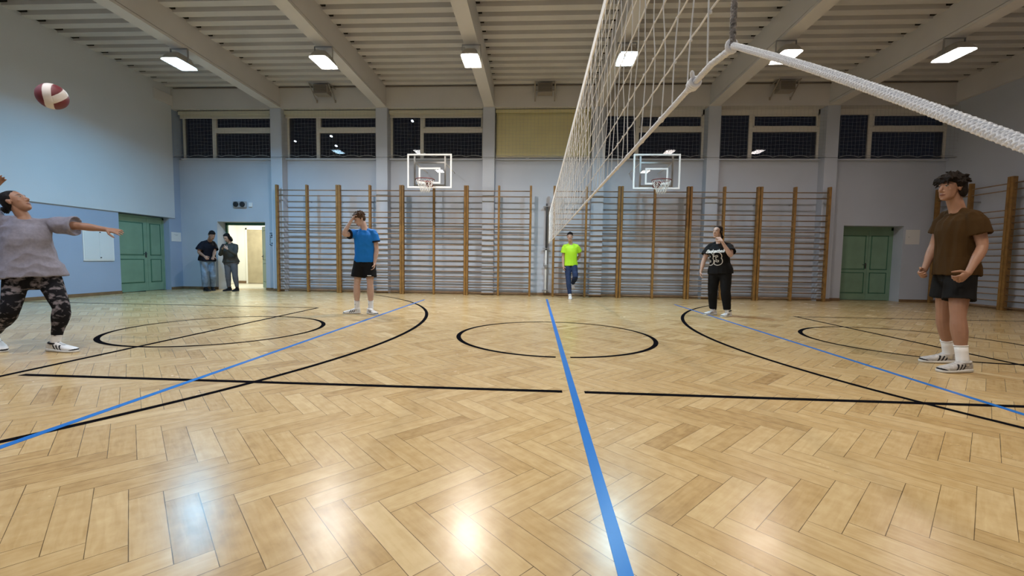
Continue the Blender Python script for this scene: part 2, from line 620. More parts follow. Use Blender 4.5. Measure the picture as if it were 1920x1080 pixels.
WHERE = ['window nearest the left wall', 'second window from the left wall', 'third window, above the left backboard']
for i in range(3):
    a, b_ = BAYS[i]
    o = empty('roller_blind', ((a + b_) / 2, 12.36, 5.05), 'cream roller blind rolled up at the top of the ' + WHERE[i], 'blind', 'rolled-up window blinds')
    hw = (b_ - a) / 2 - 0.01
    k = MB()
    k.bbox(-hw, hw, -0.05, 0.05, 0.10, 0.205, 0.012)
    k.build('cassette', BLIND, o)
    k = MB()
    k.bbox(-hw + 0.02, hw - 0.02, -0.006, 0.0, 0.02, 0.11, 0.002)
    k.build('fabric', BLIND, o)
    k = MB()
    k.bbox(-hw + 0.02, hw - 0.02, -0.014, 0.008, 0.0, 0.024, 0.004)
    k.build('bottom_bar', FRAME, o)
a, b_ = BAYS[3]
o = empty('roller_blind', ((a + b_) / 2, 12.36, 3.92), 'olive cream roller blind pulled down over the middle window', 'blind')
hw = (b_ - a) / 2 - 0.01
k = MB()
k.bbox(-hw, hw, -0.05, 0.05, 1.25, 1.34, 0.012)
k.build('cassette', OLIVE, o)
k = MB()
NX = 40
V = []
F = []
for j in range(12):
    for i in range(NX + 1):
        x = -hw + 0.02 + (2 * hw - 0.04) * i / NX
        V.append((x, -0.004 + 0.006 * math.sin(i * 0.55 + j * 0.2), 0.02 + 1.25 * j / 11))
for j in range(11):
    for i in range(NX):
        q = j * (NX + 1) + i
        F.append((q, q + 1, q + NX + 2, q + NX + 1))
k.add(V, F)
fo = k.build('fabric', OLIVE, o, True)
md = fo.modifiers.new('thick', 'SOLIDIFY')
md.thickness = 0.002
k = MB()
k.bbox(-hw + 0.02, hw - 0.02, -0.016, 0.010, 0.0, 0.03, 0.004)
k.build('bottom_bar', FRAME, o)

NETW_ = ['far-left window', 'second window from the left', 'window above the left backboard', 'window with the lowered blind', 'window above the right backboard', 'second window from the right', 'far-right window']
for i, (a, b_) in enumerate(BAYS):
    o = empty('safety_net', ((a + b_) / 2, 12.16, 3.9), 'pale square-mesh safety net hung across the ' + NETW_[i], 'net', 'safety nets over the windows')
    hw = (b_ - a) / 2
    k = MB()
    nx = int(2 * hw / 0.1)
    r = 0.0016
    for j in range(nx + 1):
        x = -hw + 2 * hw * j / nx
        pts = [(x + 0.006 * math.sin(j * 2.1 + q * 1.3), 0.004 * math.sin(q + j), 0.03 + 1.33 * q / 8) for q in range(9)]
        k.tube(pts, r, 3, cap=False)
    for j in range(14):
        z = 0.03 + 0.1 * j
        pts = [(-hw + 2 * hw * q / 16, 0, z + 0.012 * math.sin(q * 1.1 + j)) for q in range(17)]
        k.tube(pts, r, 3, cap=False)
    k.build('netting', NETC, o)
    k = MB()
    ns = 6
    pts = []
    for q in range(ns):
        for e in range(8):
            f = e / 8
            pts.append((-hw + 2 * hw * (q + f) / ns, -0.01, 0.0 + 0.045 * math.sin(PI * f)))
    pts.append((hw, -0.01, 0))
    k.tube(pts, 0.006, 5, cap=False)
    k.build('border_rope', NETC, o)
k = MB()
k.tube([(XL + 0.1, 12.14, 3.885), (XR - 0.05, 12.14, 3.885)], 0.005, 6)
tag(k.build('steel_cable', DARKST), 'thin dark cable stretched along the window sills across the white columns', 'cable')

# ------------------------------------------------------------------ doors
def leaf(parent, x0, x1, z0, z1, panels, name='door_leaf', mirror=1):
    # local frame: x along the door, y towards the viewer is negative
    l_ = MB()
    l_.bbox(x0, x1, -0.02, 0.02, z0, z1, 0.003)
    d = l_.build(name, GREEN, parent)
    for (a, b, c, e) in panels:
        m = MB()
        q = 0.018
        m.box(a, b, -0.026, -0.018, c, c + q)
        m.box(a, b, -0.026, -0.018, e - q, e)
        m.box(a, a + q, -0.026, -0.018, c, e)
        m.box(b - q, b, -0.026, -0.018, c, e)
        m.build('panel_moulding', GREEND, d)
        m = MB()
        m.bbox(a + 0.03, b - 0.03, -0.030, -0.018, c + 0.03, e - 0.03, 0.004)
        m.build('panel', GREEN, d)
    return d

def handle(parent, x, z, s=1):
    m = MB()
    m.bbox(x - 0.018, x + 0.018, -0.030, -0.018, z - 0.11, z + 0.05, 0.004)
    m.tube([(x, -0.02, z), (x, -0.065, z), (x - s * 0.11, -0.07, z)], 0.009, 8)
    m.build('door_handle', DARKST, parent, True)

# left wall door: two unequal leaves, seen from inside the hall
dl = D1[1] - D1[0]
d1 = empty('door_1', (XL - 0.20, D1[0], 0), kind='structure', rz=PI / 2)
fm = MB()
fm.box(0, 0.05, -0.03, 0.06, 0, 2.08)
fm.box(dl - 0.05, dl, -0.03, 0.06, 0, 2.08)
fm.box(0, dl, -0.03, 0.06, 2.03, 2.09)
fm.build('door_frame', GREEN, d1)
lf = leaf(d1, 0.05, 0.97, 0.01, 2.03, [(0.13, 0.86, 0.24, 0.90), (0.13, 0.86, 1.0, 1.90)])
handle(lf, 0.92, 1.05)
leaf(d1, 0.975, dl - 0.05, 0.01, 2.03, [(1.06, dl - 0.11, 0.24, 0.90), (1.06, dl - 0.11, 1.0, 1.90)])

d3 = empty('door_3', (D3[0], 12.80, 0), kind='structure')
dw = D3[1] - D3[0]
fm = MB()
fm.box(0, 0.06, -0.02, 0.05, 0, 2.08)
fm.box(dw - 0.06, dw, -0.02, 0.05, 0, 2.08)
fm.box(0, dw, -0.02, 0.05, 1.99, 2.10)
fm.build('door_frame', GREEN, d3)
lf = leaf(d3, 0.06, 0.93, 0.01, 1.99, [(0.12, 0.86, 0.20, 0.80), (0.12, 0.86, 0.88, 1.85)])
handle(lf, 0.88, 1.02)
leaf(d3, 0.935, dw - 0.06, 0.01, 1.99, [(1.00, dw - 0.12, 0.20, 0.80), (1.00, dw - 0.12, 0.88, 1.85)])

# doorway in the first bay: open leaf on the right, corridor behind
d2 = empty('door_2', (D2[0], 12.80, 0), kind='structure')
dw = D2[1] - D2[0]
fm = MB()
fm.box(0.0, 0.05, 0.0, 0.06, 0, 2.02)
fm.box(dw - 0.05, dw, 0.0, 0.06, 0, 2.02)
fm.box(0, dw, 0.0, 0.06, 1.97, 2.05)
fm.build('door_frame', GREEND, d2)
lw = 0.78
lf = leaf(d2, -lw, 0, 0.01, 1.97, [(-lw + 0.1, -0.1, 0.20, 0.80), (-lw + 0.1, -0.1, 0.9, 1.85)])
lf.location = (dw - 0.08, 0.02, 0)
lf.rotation_euler = (0, 0, -0.72)
handle(lf, -lw + 0.07, 1.02, -1)

COR = mat('corridor wall paint', (0.80, 0.80, 0.73), 0.7, vary=0.04, vscale=1)
CORD_ = mat('beige corridor door', (0.40, 0.34, 0.22), 0.5, vary=0.1, vscale=4)
k = MB()
k.box(-11.3, -7.2, 15.6, 15.75, 0, 2.9)
k.box(-11.45, -11.3, 12.85, 15.75, 0, 2.9)
k.box(-7.2, -7.05, 12.85, 15.75, 0, 2.9)
k.box(-11.45, -7.05, 12.85, 15.75, 2.75, 2.9)
struct(k, 'wall_corridor', COR)
k = MB()
k.box(-11.45, -7.05, 12.86, 15.75, -0.06, -0.004)
struct(k, 'floor_corridor', mat('corridor tiles', (0.55, 0.52, 0.42), 0.3, vary=0.1, vscale=4))
k = MB()
k.bbox(-11.3, -7.2, 15.57, 15.6, 0, 0.09, 0.004)
struct(k, 'baseboard_corridor', BROWNB)
d4 = empty('door_4', (-10.86, 15.585, 0), kind='structure')
k = MB()
k.bbox(0.0, 0.92, -0.03, 0.01, 0.01, 2.02, 0.004)
lf = k.build('door_leaf', CORD_, d4)
k = MB()
k.box(-0.06, 0.0, -0.04, 0.01, 0, 2.08)
k.box(0.92, 0.98, -0.04, 0.01, 0, 2.08)
k.box(-0.06, 0.98, -0.04, 0.01, 2.02, 2.08)
k.build('door_frame', COR, d4)
handle(lf, 0.85, 1.02)
L = bpy.data.lights.new('corridor light', 'AREA')
L.shape = 'RECTANGLE'
L.size, L.size_y = 1.6, 0.5
L.energy = 80
L.color = (1.0, 0.98, 0.86)
lo = bpy.data.objects.new('corridor_lamp', L)
lo.location = (-9.6, 14.4, 2.7)
COL.objects.link(lo)

# ------------------------------------------------------------------ floodlights under the beams
LAMPC = [(0.20, 0.62, 1.0), (0.92, 0.93, 0.92), (1.0, 0.91, 0.82), (0.45, 0.80, 1.0), (1.0, 0.86, 0.78), (1.0, 0.84, 0.80)]
LAMPE = [1.20, 1.0, 1.10, 0.90, 0.34, 0.08]
LAMP2 = [0.42, 0.45, 0.50, 0.46, 0.38, 0.05]
LAMPN = ['bluish white floodlight under the beam nearest the left wall', 'warm white floodlight under the second beam from the left', 'warm white floodlight under the third beam, left of the volleyball net',
         'bluish white floodlight seen through the volleyball net', 'white floodlight right of the net, touched by the tie rope', 'white floodlight nearest the right wall']
LS = 30.0
LP = 98.0
LAMPC2 = [(0.60, 0.76, 1.0), (0.95, 0.93, 0.92), (1.0, 0.94, 0.84), (1.0, 0.92, 0.78), (1.0, 0.80, 0.58), (1.0, 0.78, 0.58)]
def floodlight(x, yc, i, label, group, e, pal):
    zb = roof(yc, 5.30)
    zf = 5.05
    o = empty('floodlight', (x, yc, zb), label, 'lamp', group)
    zr = zf - zb
    hx, hy = 0.175, 0.28
    k = MB()
    # tapering housing: narrow neck at the top, wide at the glass
    secs = [((0, 0, zr + 0.17), (1, 0, 0), (0, 1, 0), 0.10, 0.14), ((0, 0, zr + 0.12), (1, 0, 0), (0, 1, 0), 0.135, 0.22),
            ((0, 0, zr + 0.02), (1, 0, 0), (0, 1, 0), hx + 0.008, hy + 0.008), ((0, 0, zr), (1, 0, 0), (0, 1, 0), hx + 0.008, hy + 0.008)]
    k.loft(secs, 24, 6.0)
    k.build('housing', mat('lamp housing', (0.42, 0.40, 0.37), 0.4, metal=0.3), o)
    k = MB()
    k.box(-hx + 0.01, hx - 0.01, -hy + 0.01, hy - 0.01, zr - 0.012, zr - 0.004)
    k.build('lens', emit('lamp glow', [0.35 + 0.65 * c_ for c_ in pal[i]], LS), o)
    ld = bpy.data.lights.new('floodlight bulb', 'AREA')
    ld.shape = 'RECTANGLE'
    ld.size, ld.size_y = 0.16, 0.12
    ld.energy = LP * e
    ld.color = pal[i]
    ld.spread = math.radians(152)
    lo_ = bpy.data.objects.new('floodlight_bulb', ld)
    COL.objects.link(lo_)
    lo_.parent = o
    lo_.location = (0, 0, zr - 0.014)
    k = MB()
    for xx in (-hx, hx):
        k.tube([(xx, -hy, zr - 0.02), (xx, hy, zr - 0.02)], 0.006, 6)
    for yy in (-hy, hy):
        k.tube([(-hx, yy, zr - 0.02), (hx, yy, zr - 0.02)], 0.006, 6)
    k.build('wire_guard', WHITEM, o)
    k = MB()
    for xx in (-hx - 0.014, hx + 0.014):
        k.bbox(xx - 0.004, xx + 0.004, -0.02, 0.02, zr + 0.02, 0.0, 0.001)
    k.bbox(-hx - 0.018, hx + 0.018, -0.02, 0.02, -0.008, 0.0, 0.001)
    k.build('bracket', STEEL, o)
LX = [-7.585, -4.46, -1.38, 1.735, 4.80, 7.91]
for i, x in enumerate(LX):
    floodlight(x, 8.89, i, LAMPN[i], 'floodlights in the row under the beams', LAMPE[i], LAMPC)
for i, x in enumerate(LX):
    floodlight(x, 2.55, i, 'floodlight in the second row, above and behind the camera', 'floodlights above the camera', LAMP2[i], LAMPC2)

# ------------------------------------------------------------------ pipes and heaters on the lintel
for z, nm in ((5.905, 'upper'), (5.850, 'lower')):
    k = MB()
    k.tube([(XL + 0.15, 12.165, z), (XR - 0.12, 12.165, z)], 0.020 if nm == 'upper' else 0.016, 8)
    tag(k.build('pipe', PIPEM, None, True), nm + ' of the two dark pipes along the top of the far wall', 'pipe', 'pipes along the far wall')
HN = ['left grey heater box on slanted brackets high on the far wall', 'middle grey heater box high above the lowered blind', 'right grey heater box on slanted brackets, right of the volleyball net']
for (x, y_), nm in zip(((-6.06, 11.95), (0.17, 11.97), (6.50, 11.95)), HN):
    o = empty('fan_heater', (x, y_, 5.45), nm, 'heater', 'heaters under the ceiling')
    k = MB()
    k.bbox(-0.20, 0.20, -0.10, 0.16, 0.10, 0.36, 0.01)
    k.build('casing', HEATM, o)
    k = MB()
    for j in range(6):
        z = 0.125 + 0.036 * j
        k.bbox(-0.18, 0.18, -0.116, -0.10, z, z + 0.022, 0.002)
    k.build('grille', mat('heater grille', (0.16, 0.14, 0.12), 0.5), o)
    for sx in (-1, 1):
        k = MB()
        k.tube([(sx * 0.27, -0.20, 0.35), (sx * 0.27, 0.24, 0.0)], 0.015, 6)
        k.tube([(sx * 0.27, -0.20, 0.35), (sx * 0.27, 0.245, 0.35)], 0.012, 6)
        k.bbox(sx * 0.27 - 0.02, sx * 0.27 + 0.02, 0.23, 0.25, -0.03, 0.05, 0.003)
        k.tube([(sx * 0.27, 0.0, 0.192), (sx * 0.19, 0.0, 0.192)], 0.012, 6)
        k.build('bracket', HEATM, o)

# ------------------------------------------------------------------ wall bars
RUNGS = [2.93, 2.775] + [2.32 - 0.15 * k for k in range(16)]
def wall_bars_unit(wd):
    o = empty('wall_bars', (0, 0, 0))
    for x, tw in ((0.031, 0.060), (wd / 2, 0.056), (wd - 0.031, 0.060)):
        k = MB()
        k.bbox(x - tw / 2, x + tw / 2, -0.055, 0.055, 0.0, 3.08, 0.008)
        k.build('post', POSTW, o)
        for z in (0.35, 2.62):
            k = MB()
            k.bbox(x - 0.012, x + 0.012, 0.05, 0.25, z - 0.02, z + 0.02, 0.003)
            k.build('bracket', STEEL, o)
    for z in RUNGS:
        k = MB()
        k.loft([((0.01, 0, z), (0, 1, 0), (0, 0, 1), 0.017, 0.0145), ((wd - 0.01, 0, z), (0, 1, 0), (0, 0, 1), 0.017, 0.0145)], 12)
        k.build('rung', RUNGW, o, True)
    return o
BL = ['leftmost wall bars, beside the open doorway', 'second wall bars from the doorway, behind the player in blue', 'third wall bars from the doorway, under the left hoop', 'fourth wall bars from the doorway, left of the net post',
      'wall bars right of the net post, behind the person in lime', 'wall bars left of the right hoop', 'wall bars right of the right hoop, behind the player in black', 'last wall bars before the green door on the right']
proto = None
POS = [(-7.505 + 1.843 * i, 1.838) for i in range(4)] + [(0.455 + 1.857 * i, 1.838) for i in range(4)]
for i, (x, wd) in enumerate(POS):
    if proto is None:
        proto = wall_bars_unit(wd)
        u = proto
    else:
        u = copy_tree(proto)
    u.location = (x, 12.04, 0)
    tag(u, 'wooden ' + BL[i], 'wall bars', 'wall bars along the far wall')
for i, (yy, lab) in enumerate(((12.36, 'wooden wall bars on the right wall, behind the player in brown'), (10.515, 'wooden wall bars on the right wall cut off by the edge of the picture'))):
    u = copy_tree(proto)
    u.location = (10.86, yy, 0)
    u.rotation_euler = (0, 0, -PI / 2)
    tag(u, lab, 'wall bars', 'wall bars on the right wall')

# ------------------------------------------------------------------ basketball boards
def hoop(x, label):
    yb = 11.10
    o = empty('basketball_hoop', (x, yb, 2.85), label, 'basketball hoop', 'basketball hoops')
    hw, h = 0.583, 0.875
    t = 0.042
    k = MB()
    k.bbox(-hw + 0.01, hw - 0.01, -0.006, 0.006, 0.01, h - 0.01, 0.001)
    k.build('glass_board', GLASS, o)
    k = MB()
    k.bbox(-hw, hw, -0.014, 0.014, 0, t, 0.003)
    k.bbox(-hw, hw, -0.014, 0.014, h - t, h, 0.003)
    k.bbox(-hw, -hw + t, -0.014, 0.014, t, h - t, 0.003)
    k.bbox(hw - t, hw, -0.014, 0.014, t, h - t, 0.003)
    k.build('board_border', WHITEM, o)
    k = MB()
    a, z0, z1, q = 0.285, 0.115, 0.525, 0.042
    k.box(-a, a, -0.009, -0.006, z0, z0 + q)
    k.box(-a, a, -0.009, -0.006, z1 - q, z1)
    k.box(-a, -a + q, -0.009, -0.006, z0 + q, z1 - q)
    k.box(a - q, a, -0.009, -0.006, z0 + q, z1 - q)
    k.build('target_square', WHITEM, o)
    k = MB()
    for sx in (-0.40, 0.40):
        k.bbox(sx - 0.02, sx + 0.02, 0.016, 0.056, 0.03, h - 0.03, 0.003)
    k.bbox(-0.40, 0.40, 0.02, 0.05, 0.64, 0.68, 0.003)
    k.bbox(-0.40, 0.40, 0.02, 0.05, 0.06, 0.10, 0.003)
    k.build('support_frame', WHITEM, o)
    for sx in (-0.40, 0.40):
        k = MB()
        k.tube([(sx, 0.05, 0.66), (sx, 1.34, 0.66)], 0.014, 8)
        k.build('wall_arm', WHITEM, o, True)
    k = MB()
    rc = (0, -0.45, 0.135)
    rr = 0.228
    k.tube([(rc[0] + rr * math.cos(2 * PI * j / 40), rc[1] + rr * math.sin(2 * PI * j / 40), rc[2]) for j in range(40)], 0.010, 8, closed=True)
    k.bbox(-0.08, 0.08, -0.235, -0.01, 0.115, 0.150, 0.004)
    k.bbox(-0.09, 0.09, -0.02, -0.008, 0.03, 0.17, 0.003)
    k.tube([(0.06, -0.015, 0.04), (0.06, -0.22, 0.12)], 0.008, 6)
    k.tube([(-0.06, -0.015, 0.04), (-0.06, -0.22, 0.12)], 0.008, 6)
    k.build('rim', RIMRED, o, True)
    k = MB()
    N = 12
    lev = [(0.0, 0.222), (-0.09, 0.190), (-0.18, 0.150), (-0.24, 0.118), (-0.31, 0.115)]
    for j in range(N):
        for s in (-1, 1):
            pts = []
            for i_, (dz, r_) in enumerate(lev):
                an = 2 * PI * (j + s * 0.5 * i_) / N
                pts.append((rc[0] + r_ * math.cos(an), rc[1] + r_ * math.sin(an), rc[2] + dz))
            k.tube(pts, 0.0045, 5, cap=False)
    k.build('net', NETW, o, True)
hoop(-2.792, 'left basketball hoop with a clear board and red rim')
hoop(2.998, 'right basketball hoop with a clear board, beside the volleyball net')

# ------------------------------------------------------------------ volleyball net
YA, YB = 0.716, 10.35
def zbot(y_):
    f = (y_ - YA) / (YB - YA)
    return 1.352 + 0.075 * f + (-0.012 if y_ < YA + 0.02 else 0)
def ztop(y_):
    f = (y_ - YA) / (YB - YA)
    return 2.27 - 0.10 * f - 0.03 * math.sin(PI * f)
net = empty('volleyball_net', (XC, 5.5, 0), 'white volleyball net hanging across the hall above the blue centre line', 'net')
def NL(p):
    return (p[0] - XC, p[1] - 5.5, p[2])
k = MB()
r = 0.0021
nv = int(round((YB - YA) / 0.097))
rn = random.Random(5)
hang = []
for j in range(1, nv):
    y_ = YA + (YB - YA) * j / nv
    zb, zt = zbot(y_), ztop(y_) - 0.05
    ph = rn.random() * 6
    amp = 0.006 + 0.008 * rn.random()
    pts = []
    for q in range(17):
        f = q / 16
        pts.append(NL((XC + 0.004 * math.sin(ph + f * 11), y_ + amp * math.sin(f * 8 * PI + ph) * (0.35 if q % 2 == 0 else 1) * math.sin(PI * min(1, f * 1.1)), zb + (zt - zb) * f)))
    k.tube(pts, 0.0016, 5, cap=False)
rows = 9
for i in range(1, rows):
    f = i / rows
    pts = []
    for j in range(nv * 2 + 1):
        y_ = YA + (YB - YA) * j / (nv * 2)
        zb, zt = zbot(y_), ztop(y_) - 0.05
        sag = -0.002 if j % 2 else 0.001
        pts.append(NL((XC, y_, zb + (zt - zb) * f + sag + 0.004 * math.sin(j * 0.21 + i))))
    k.tube(pts, 0.0020, 5, cap=False)
    for j in range(1, min(nv, 45)):
        y_ = YA + (YB - YA) * j / nv
        zb, zt = zbot(y_), ztop(y_) - 0.05
        k.ell(NL((XC, y_, zb + (zt - zb) * f)), (0.0032, 0.0036, 0.0036), n=6)
k.build('netting', CORD, net, True)
k = MB()
V, F = [], []
N = 60
for j in range(N + 1):
    y_ = YA + (YB - YA) * j / N
    for dx, dz in ((-0.004, -0.055), (0.004, -0.055), (0.004, 0.0), (-0.004, 0.0)):
        V.append(NL((XC + dx, y_, ztop(y_) + dz)))
for j in range(N):
    for e in range(4):
        F.append((4 * j + e, 4 * j + (e + 1) % 4, 4 * j + 4 + (e + 1) % 4, 4 * j + 4 + e))
F += [(3, 2, 1, 0), (4 * N, 4 * N + 1, 4 * N + 2, 4 * N + 3)]
k.add(V, F)
k.build('top_tape', TAPE, net)

def braid(mb, path, R, pitch, strands=6, rs=None, n=6, step=0.0022):
    # braided rope: two families of helices over and under one another
    path = [np.array(p, float) for p in path]
    seg = [np.linalg.norm(path[i + 1] - path[i]) for i in range(len(path) - 1)]
    Ltot = sum(seg)
    m = max(8, int(Ltot / step))
    pts, tan = [], []
    for i in range(m + 1):
        s = Ltot * i / m
        q = 0
        while q < len(seg) - 1 and s > seg[q]:
            s -= seg[q]
            q += 1
        pts.append(path[q] + (path[q + 1] - path[q]) * (s / seg[q]))
        tan.append((path[q + 1] - path[q]) / seg[q])
    mb.tube(path, R * 0.80, 10)
    t0 = tan[0]
    ref = np.array([1.0, 0, 0])
    x = np.cross(ref, t0)
    x /= np.linalg.norm(x)
    rs = rs or R * 0.34
    for fam in (-1, 1):
        for k_ in range(strands):
            P = []
            xx = x.copy()
            for i in range(m + 1):
                xx = xx - tan[i] * (xx @ tan[i])
                xx /= np.linalg.norm(xx)
                yy = np.cross(tan[i], xx)
                s = Ltot * i / m
                a = fam * 2 * PI * s / pitch + 2 * PI * k_ / strands
                rad = R * 0.80 + fam * R * 0.10 * math.cos(strands * 2 * PI * s / pitch)
                P.append(pts[i] + xx * rad * math.cos(a) + yy * rad * math.sin(a))
            mb.tube(P, rs, n, cap=False)

k = MB()
near = [NL((XC, y_, zbot(y_))) for y_ in (YA, 0.80, 0.95, 1.2, 1.6)]
braid(k, near, 0.0050, 0.026, 5, 0.0019, 5, 0.0022)
far = [NL((XC, YA + (YB - YA) * j / 40, zbot(YA + (YB - YA) * j / 40))) for j in range(3, 41)]
k.tube(far, 0.0056, 8)
for j in range(1, 30):
    y_ = YA + (YB - YA) * j / nv
    if j % 2 == 0:
        k.ell(NL((XC, y_, zbot(y_))), (0.008, 0.011, 0.008), n=8)
k.build('bottom_rope', ROPE, net, True)
# knotted end of the bottom rope
k = MB()
kn = NL((XC, 0.885, zbot(0.885)))
for d in (-0.008, 0.0, 0.008):
    k.tube([(kn[0] + 0.0085 * math.cos(a), kn[1] + d + 0.002 * math.sin(a), kn[2] + 0.0085 * math.sin(a)) for a in np.linspace(0, 2 * PI, 14)[:-1]], 0.0042, 6, closed=True)
k.tube([(kn[0] - 0.004, kn[1] - 0.006, kn[2] + 0.008), (kn[0] - 0.010, kn[1] - 0.018, kn[2] + 0.014)], 0.004, 6)
k.build('knot', ROPE, net, True)
k = MB()
side = [NL((XC, YA + 0.002 - 0.004 * f, 1.345 + f * (ztop(YA) - 1.345))) for f in np.linspace(0, 1, 8)]
braid(k, side, 0.0042, 0.020, 4, 0.0018, 5, 0.0022)
k.build('side_rope', GREYROPE, net, True)
k = MB()
k.tube([NL((XC, YB, zbot(YB))), NL((XC, YB, ztop(YB)))], 0.006, 8)
k.build('side_rope', ROPE, net, True)
k = MB()
T0, T1 = np.array([XC, 0.714, 1.343]), np.array([XC, 0.290, 1.071])
T2 = T0 + (T1 - T0) * ((0.714 + 0.93) / 0.424)
T2[2] = max(T2[2], 0.30)
path = []
for f in np.linspace(0, 1, 26):
    p = T0 + (T2 - T0) * f
    p[2] += 0.006 * math.sin(PI * min(1, f * 3.2))
    path.append(NL(p))
braid(k, path[:13], 0.0042, 0.025, 6, 0.00150, 6, 0.0016)
k.tube(path[12:], 0.0044, 8)
lp = NL((XC, 0.716, 1.345))
k.tube([(lp[0] + 0.007 * math.cos(a), lp[1] + 0.004, lp[2] + 0.009 * math.sin(a)) for a in np.linspace(0, 2 * PI, 16)[:-1]], 0.0036, 7, closed=True)
k.build('tie_rope', ROPE, net, True)
k = MB()
k.tube([NL((XC, YB, ztop(YB) - 0.02)), NL((XC, 12.33, 2.28))], 0.005, 6)
k.tube([NL((XC, YB, zbot(YB))), NL((XC, 12.33, 1.36))], 0.004, 6)
k.tube([NL((XC, YA, ztop(YA) - 0.02)), NL((XC, -0.93, 2.35))], 0.005, 6)
k.build('tie_rope', DARKST, net, True)

def net_rail(loc, label, rz=0):
    o = empty('net_post', loc, label, 'net post', rz=rz)
    k = MB()
    k.tube([(0, -0.05, 0.10), (0, -0.05, 1.30)], 0.028, 12)
    k.build('lower_tube', WHITEM, o, True)
    k = MB()
    k.tube([(0, -0.05, 1.30), (0, -0.05, 2.62)], 0.024, 12)
    k.build('upper_tube', DARKST, o, True)
    for z in (0.16, 1.36, 2.55):
        k = MB()
        k.bbox(-0.10, 0.10, -0.09, 0.0, z - 0.012, z + 0.012, 0.003)
        k.build('wall_bracket', STEEL, o)
    k = MB()
    k.tube([(-0.055, -0.06, 0.86), (-0.055, -0.06, 0.93), (0.055, -0.06, 0.93)], 0.010, 6)
    k.bbox(-0.04, 0.04, -0.11, -0.03, 0.80, 0.90, 0.006)
    k.build('winch', STEEL, o, True)
net_rail((0.287, 12.40, 0), 'white and dark net post fixed to the far wall at the net\'s end')

# ------------------------------------------------------------------ small things on the walls
o = empty('wall_hatch', (XL, 9.956, 0.85), 'white two-door hatch on the left wall beside the green door', 'hatch')
k = MB()
k.bbox(0.0, 0.025, -0.37, 0.37, 0, 0.74, 0.004)
k.build('frame', WHITEM, o)
for s_ in (-1, 1):
    k = MB()
    k.bbox(0.02, 0.032, min(0.004 * s_, 0.345 * s_), max(0.004 * s_, 0.345 * s_), 0.03, 0.71, 0.003)
    k.build('hatch_door', mat('hatch white', (0.70, 0.72, 0.74), 0.5), o)
k = MB()
k.tube([(0.03, 0.02, 0.08), (0.05, 0.02, 0.08)], 0.012, 8)
k.tube([(0.03, 0.02, 0.70), (0.05, 0.02, 0.70)], 0.012, 8)
k.build('knob', BLACKPL, o, True)

def sheet(name, loc, wd, h, label, rz, lines=True):
    o = empty(name, loc, label, 'notice', rz=rz)
    k = MB()
    k.box(-wd / 2, wd / 2, -0.006, 0.0, 0, h)
    k.build('paper', PAPER, o)
    if lines:
        k = MB()
        k.box(-wd * 0.22, wd * 0.18, -0.0075, -0.0055, h * 0.72, h * 0.76)
        k.box(-wd * 0.1, wd * 0.12, -0.0075, -0.0055, h * 0.64, h * 0.67)
        k.build('print', PAPERG, o)
    return o
sheet('paper_notice', (XL + 0.001, 12.25, 1.43), 0.34, 0.27, 'white paper notice between the green door and the far corner', PI / 2)
o = sheet('paper_notice', (10.375, YF - 0.001, 1.60), 0.37, 0.40, 'blank pale sheet on the far wall right of the right green door', 0, False)
k = MB()
k.tube([(-0.10, -0.004, 0.20), (-0.10, -0.010, 0.20)], 0.012, 8)
k.build('stain', PAPERG, o)

o = empty('wall_speaker', (-8.87, YF, 2.47), 'black two-cone wall speaker above the open doorway', 'speaker')
k = MB()
k.bbox(-0.20, 0.20, -0.06, 0.0, 0.0, 0.18, 0.01)
k.build('casing', mat('speaker casing', (0.34, 0.34, 0.36), 0.5), o)
for sx in (-0.10, 0.10):
    k = MB()
    k.loft([((sx, -0.055, 0.09), (1, 0, 0), (0, 0, 1), 0.082, 0.082), ((sx, -0.085, 0.09), (1, 0, 0), (0, 0, 1), 0.076, 0.076), ((sx, -0.088, 0.09), (1, 0, 0), (0, 0, 1), 0.06, 0.06), ((sx, -0.066, 0.09), (1, 0, 0), (0, 0, 1), 0.02, 0.02)], 20)
    k.build('cone', BLACKPL, o, True)
o = MB()
o.bbox(-0.055, 0.055, -0.04, 0.0, 0.0, 0.13, 0.008)
tag(o.build('sensor_box', mat('sensor plastic', (0.72, 0.74, 0.78), 0.4), None, False, (-8.545, YF, 2.49)), 'small white sensor box right of the black speaker', 'sensor')
o = empty('wall_sign', (-7.93, YF - 0.001, 1.32), 'narrow pictogram sign between the open doorway and the wall bars', 'sign')
k = MB()
k.box(-0.065, 0.065, -0.004, 0, 0, 0.44)
k.build('plate', mat('sign plate', (0.52, 0.58, 0.66), 0.5), o)
k = MB()
k.bbox(-0.05, 0.05, -0.007, -0.003, 0.385, 0.41, 0.001)
k.tube([(0.015, -0.003, 0.335), (0.015, -0.008, 0.335)], 0.026, 12)
k.bbox(-0.045, -0.03, -0.007, -0.003, 0.07, 0.36, 0.001)
k.bbox(-0.04, 0.04, -0.007, -0.003, 0.265, 0.29, 0.001)
k.tube([(0.02, -0.003, 0.095), (0.02, -0.007, 0.095)], 0.020, 12)
k.tube([(-0.045, -0.005, 0.06), (-0.015, -0.005, 0.035), (0.04, -0.005, 0.03)], 0.012, 6)
k.build('pictogram', mat('sign print', (0.02, 0.03, 0.06), 0.5), o, True)

# ------------------------------------------------------------------ people
def N3(v):
    v = np.array(v, float)
    L = np.linalg.norm(v)
    return v / L if L > 1e-9 else v

def lerp(a, b, t):
    return np.array(a, float) * (1 - t) + np.array(b, float) * t

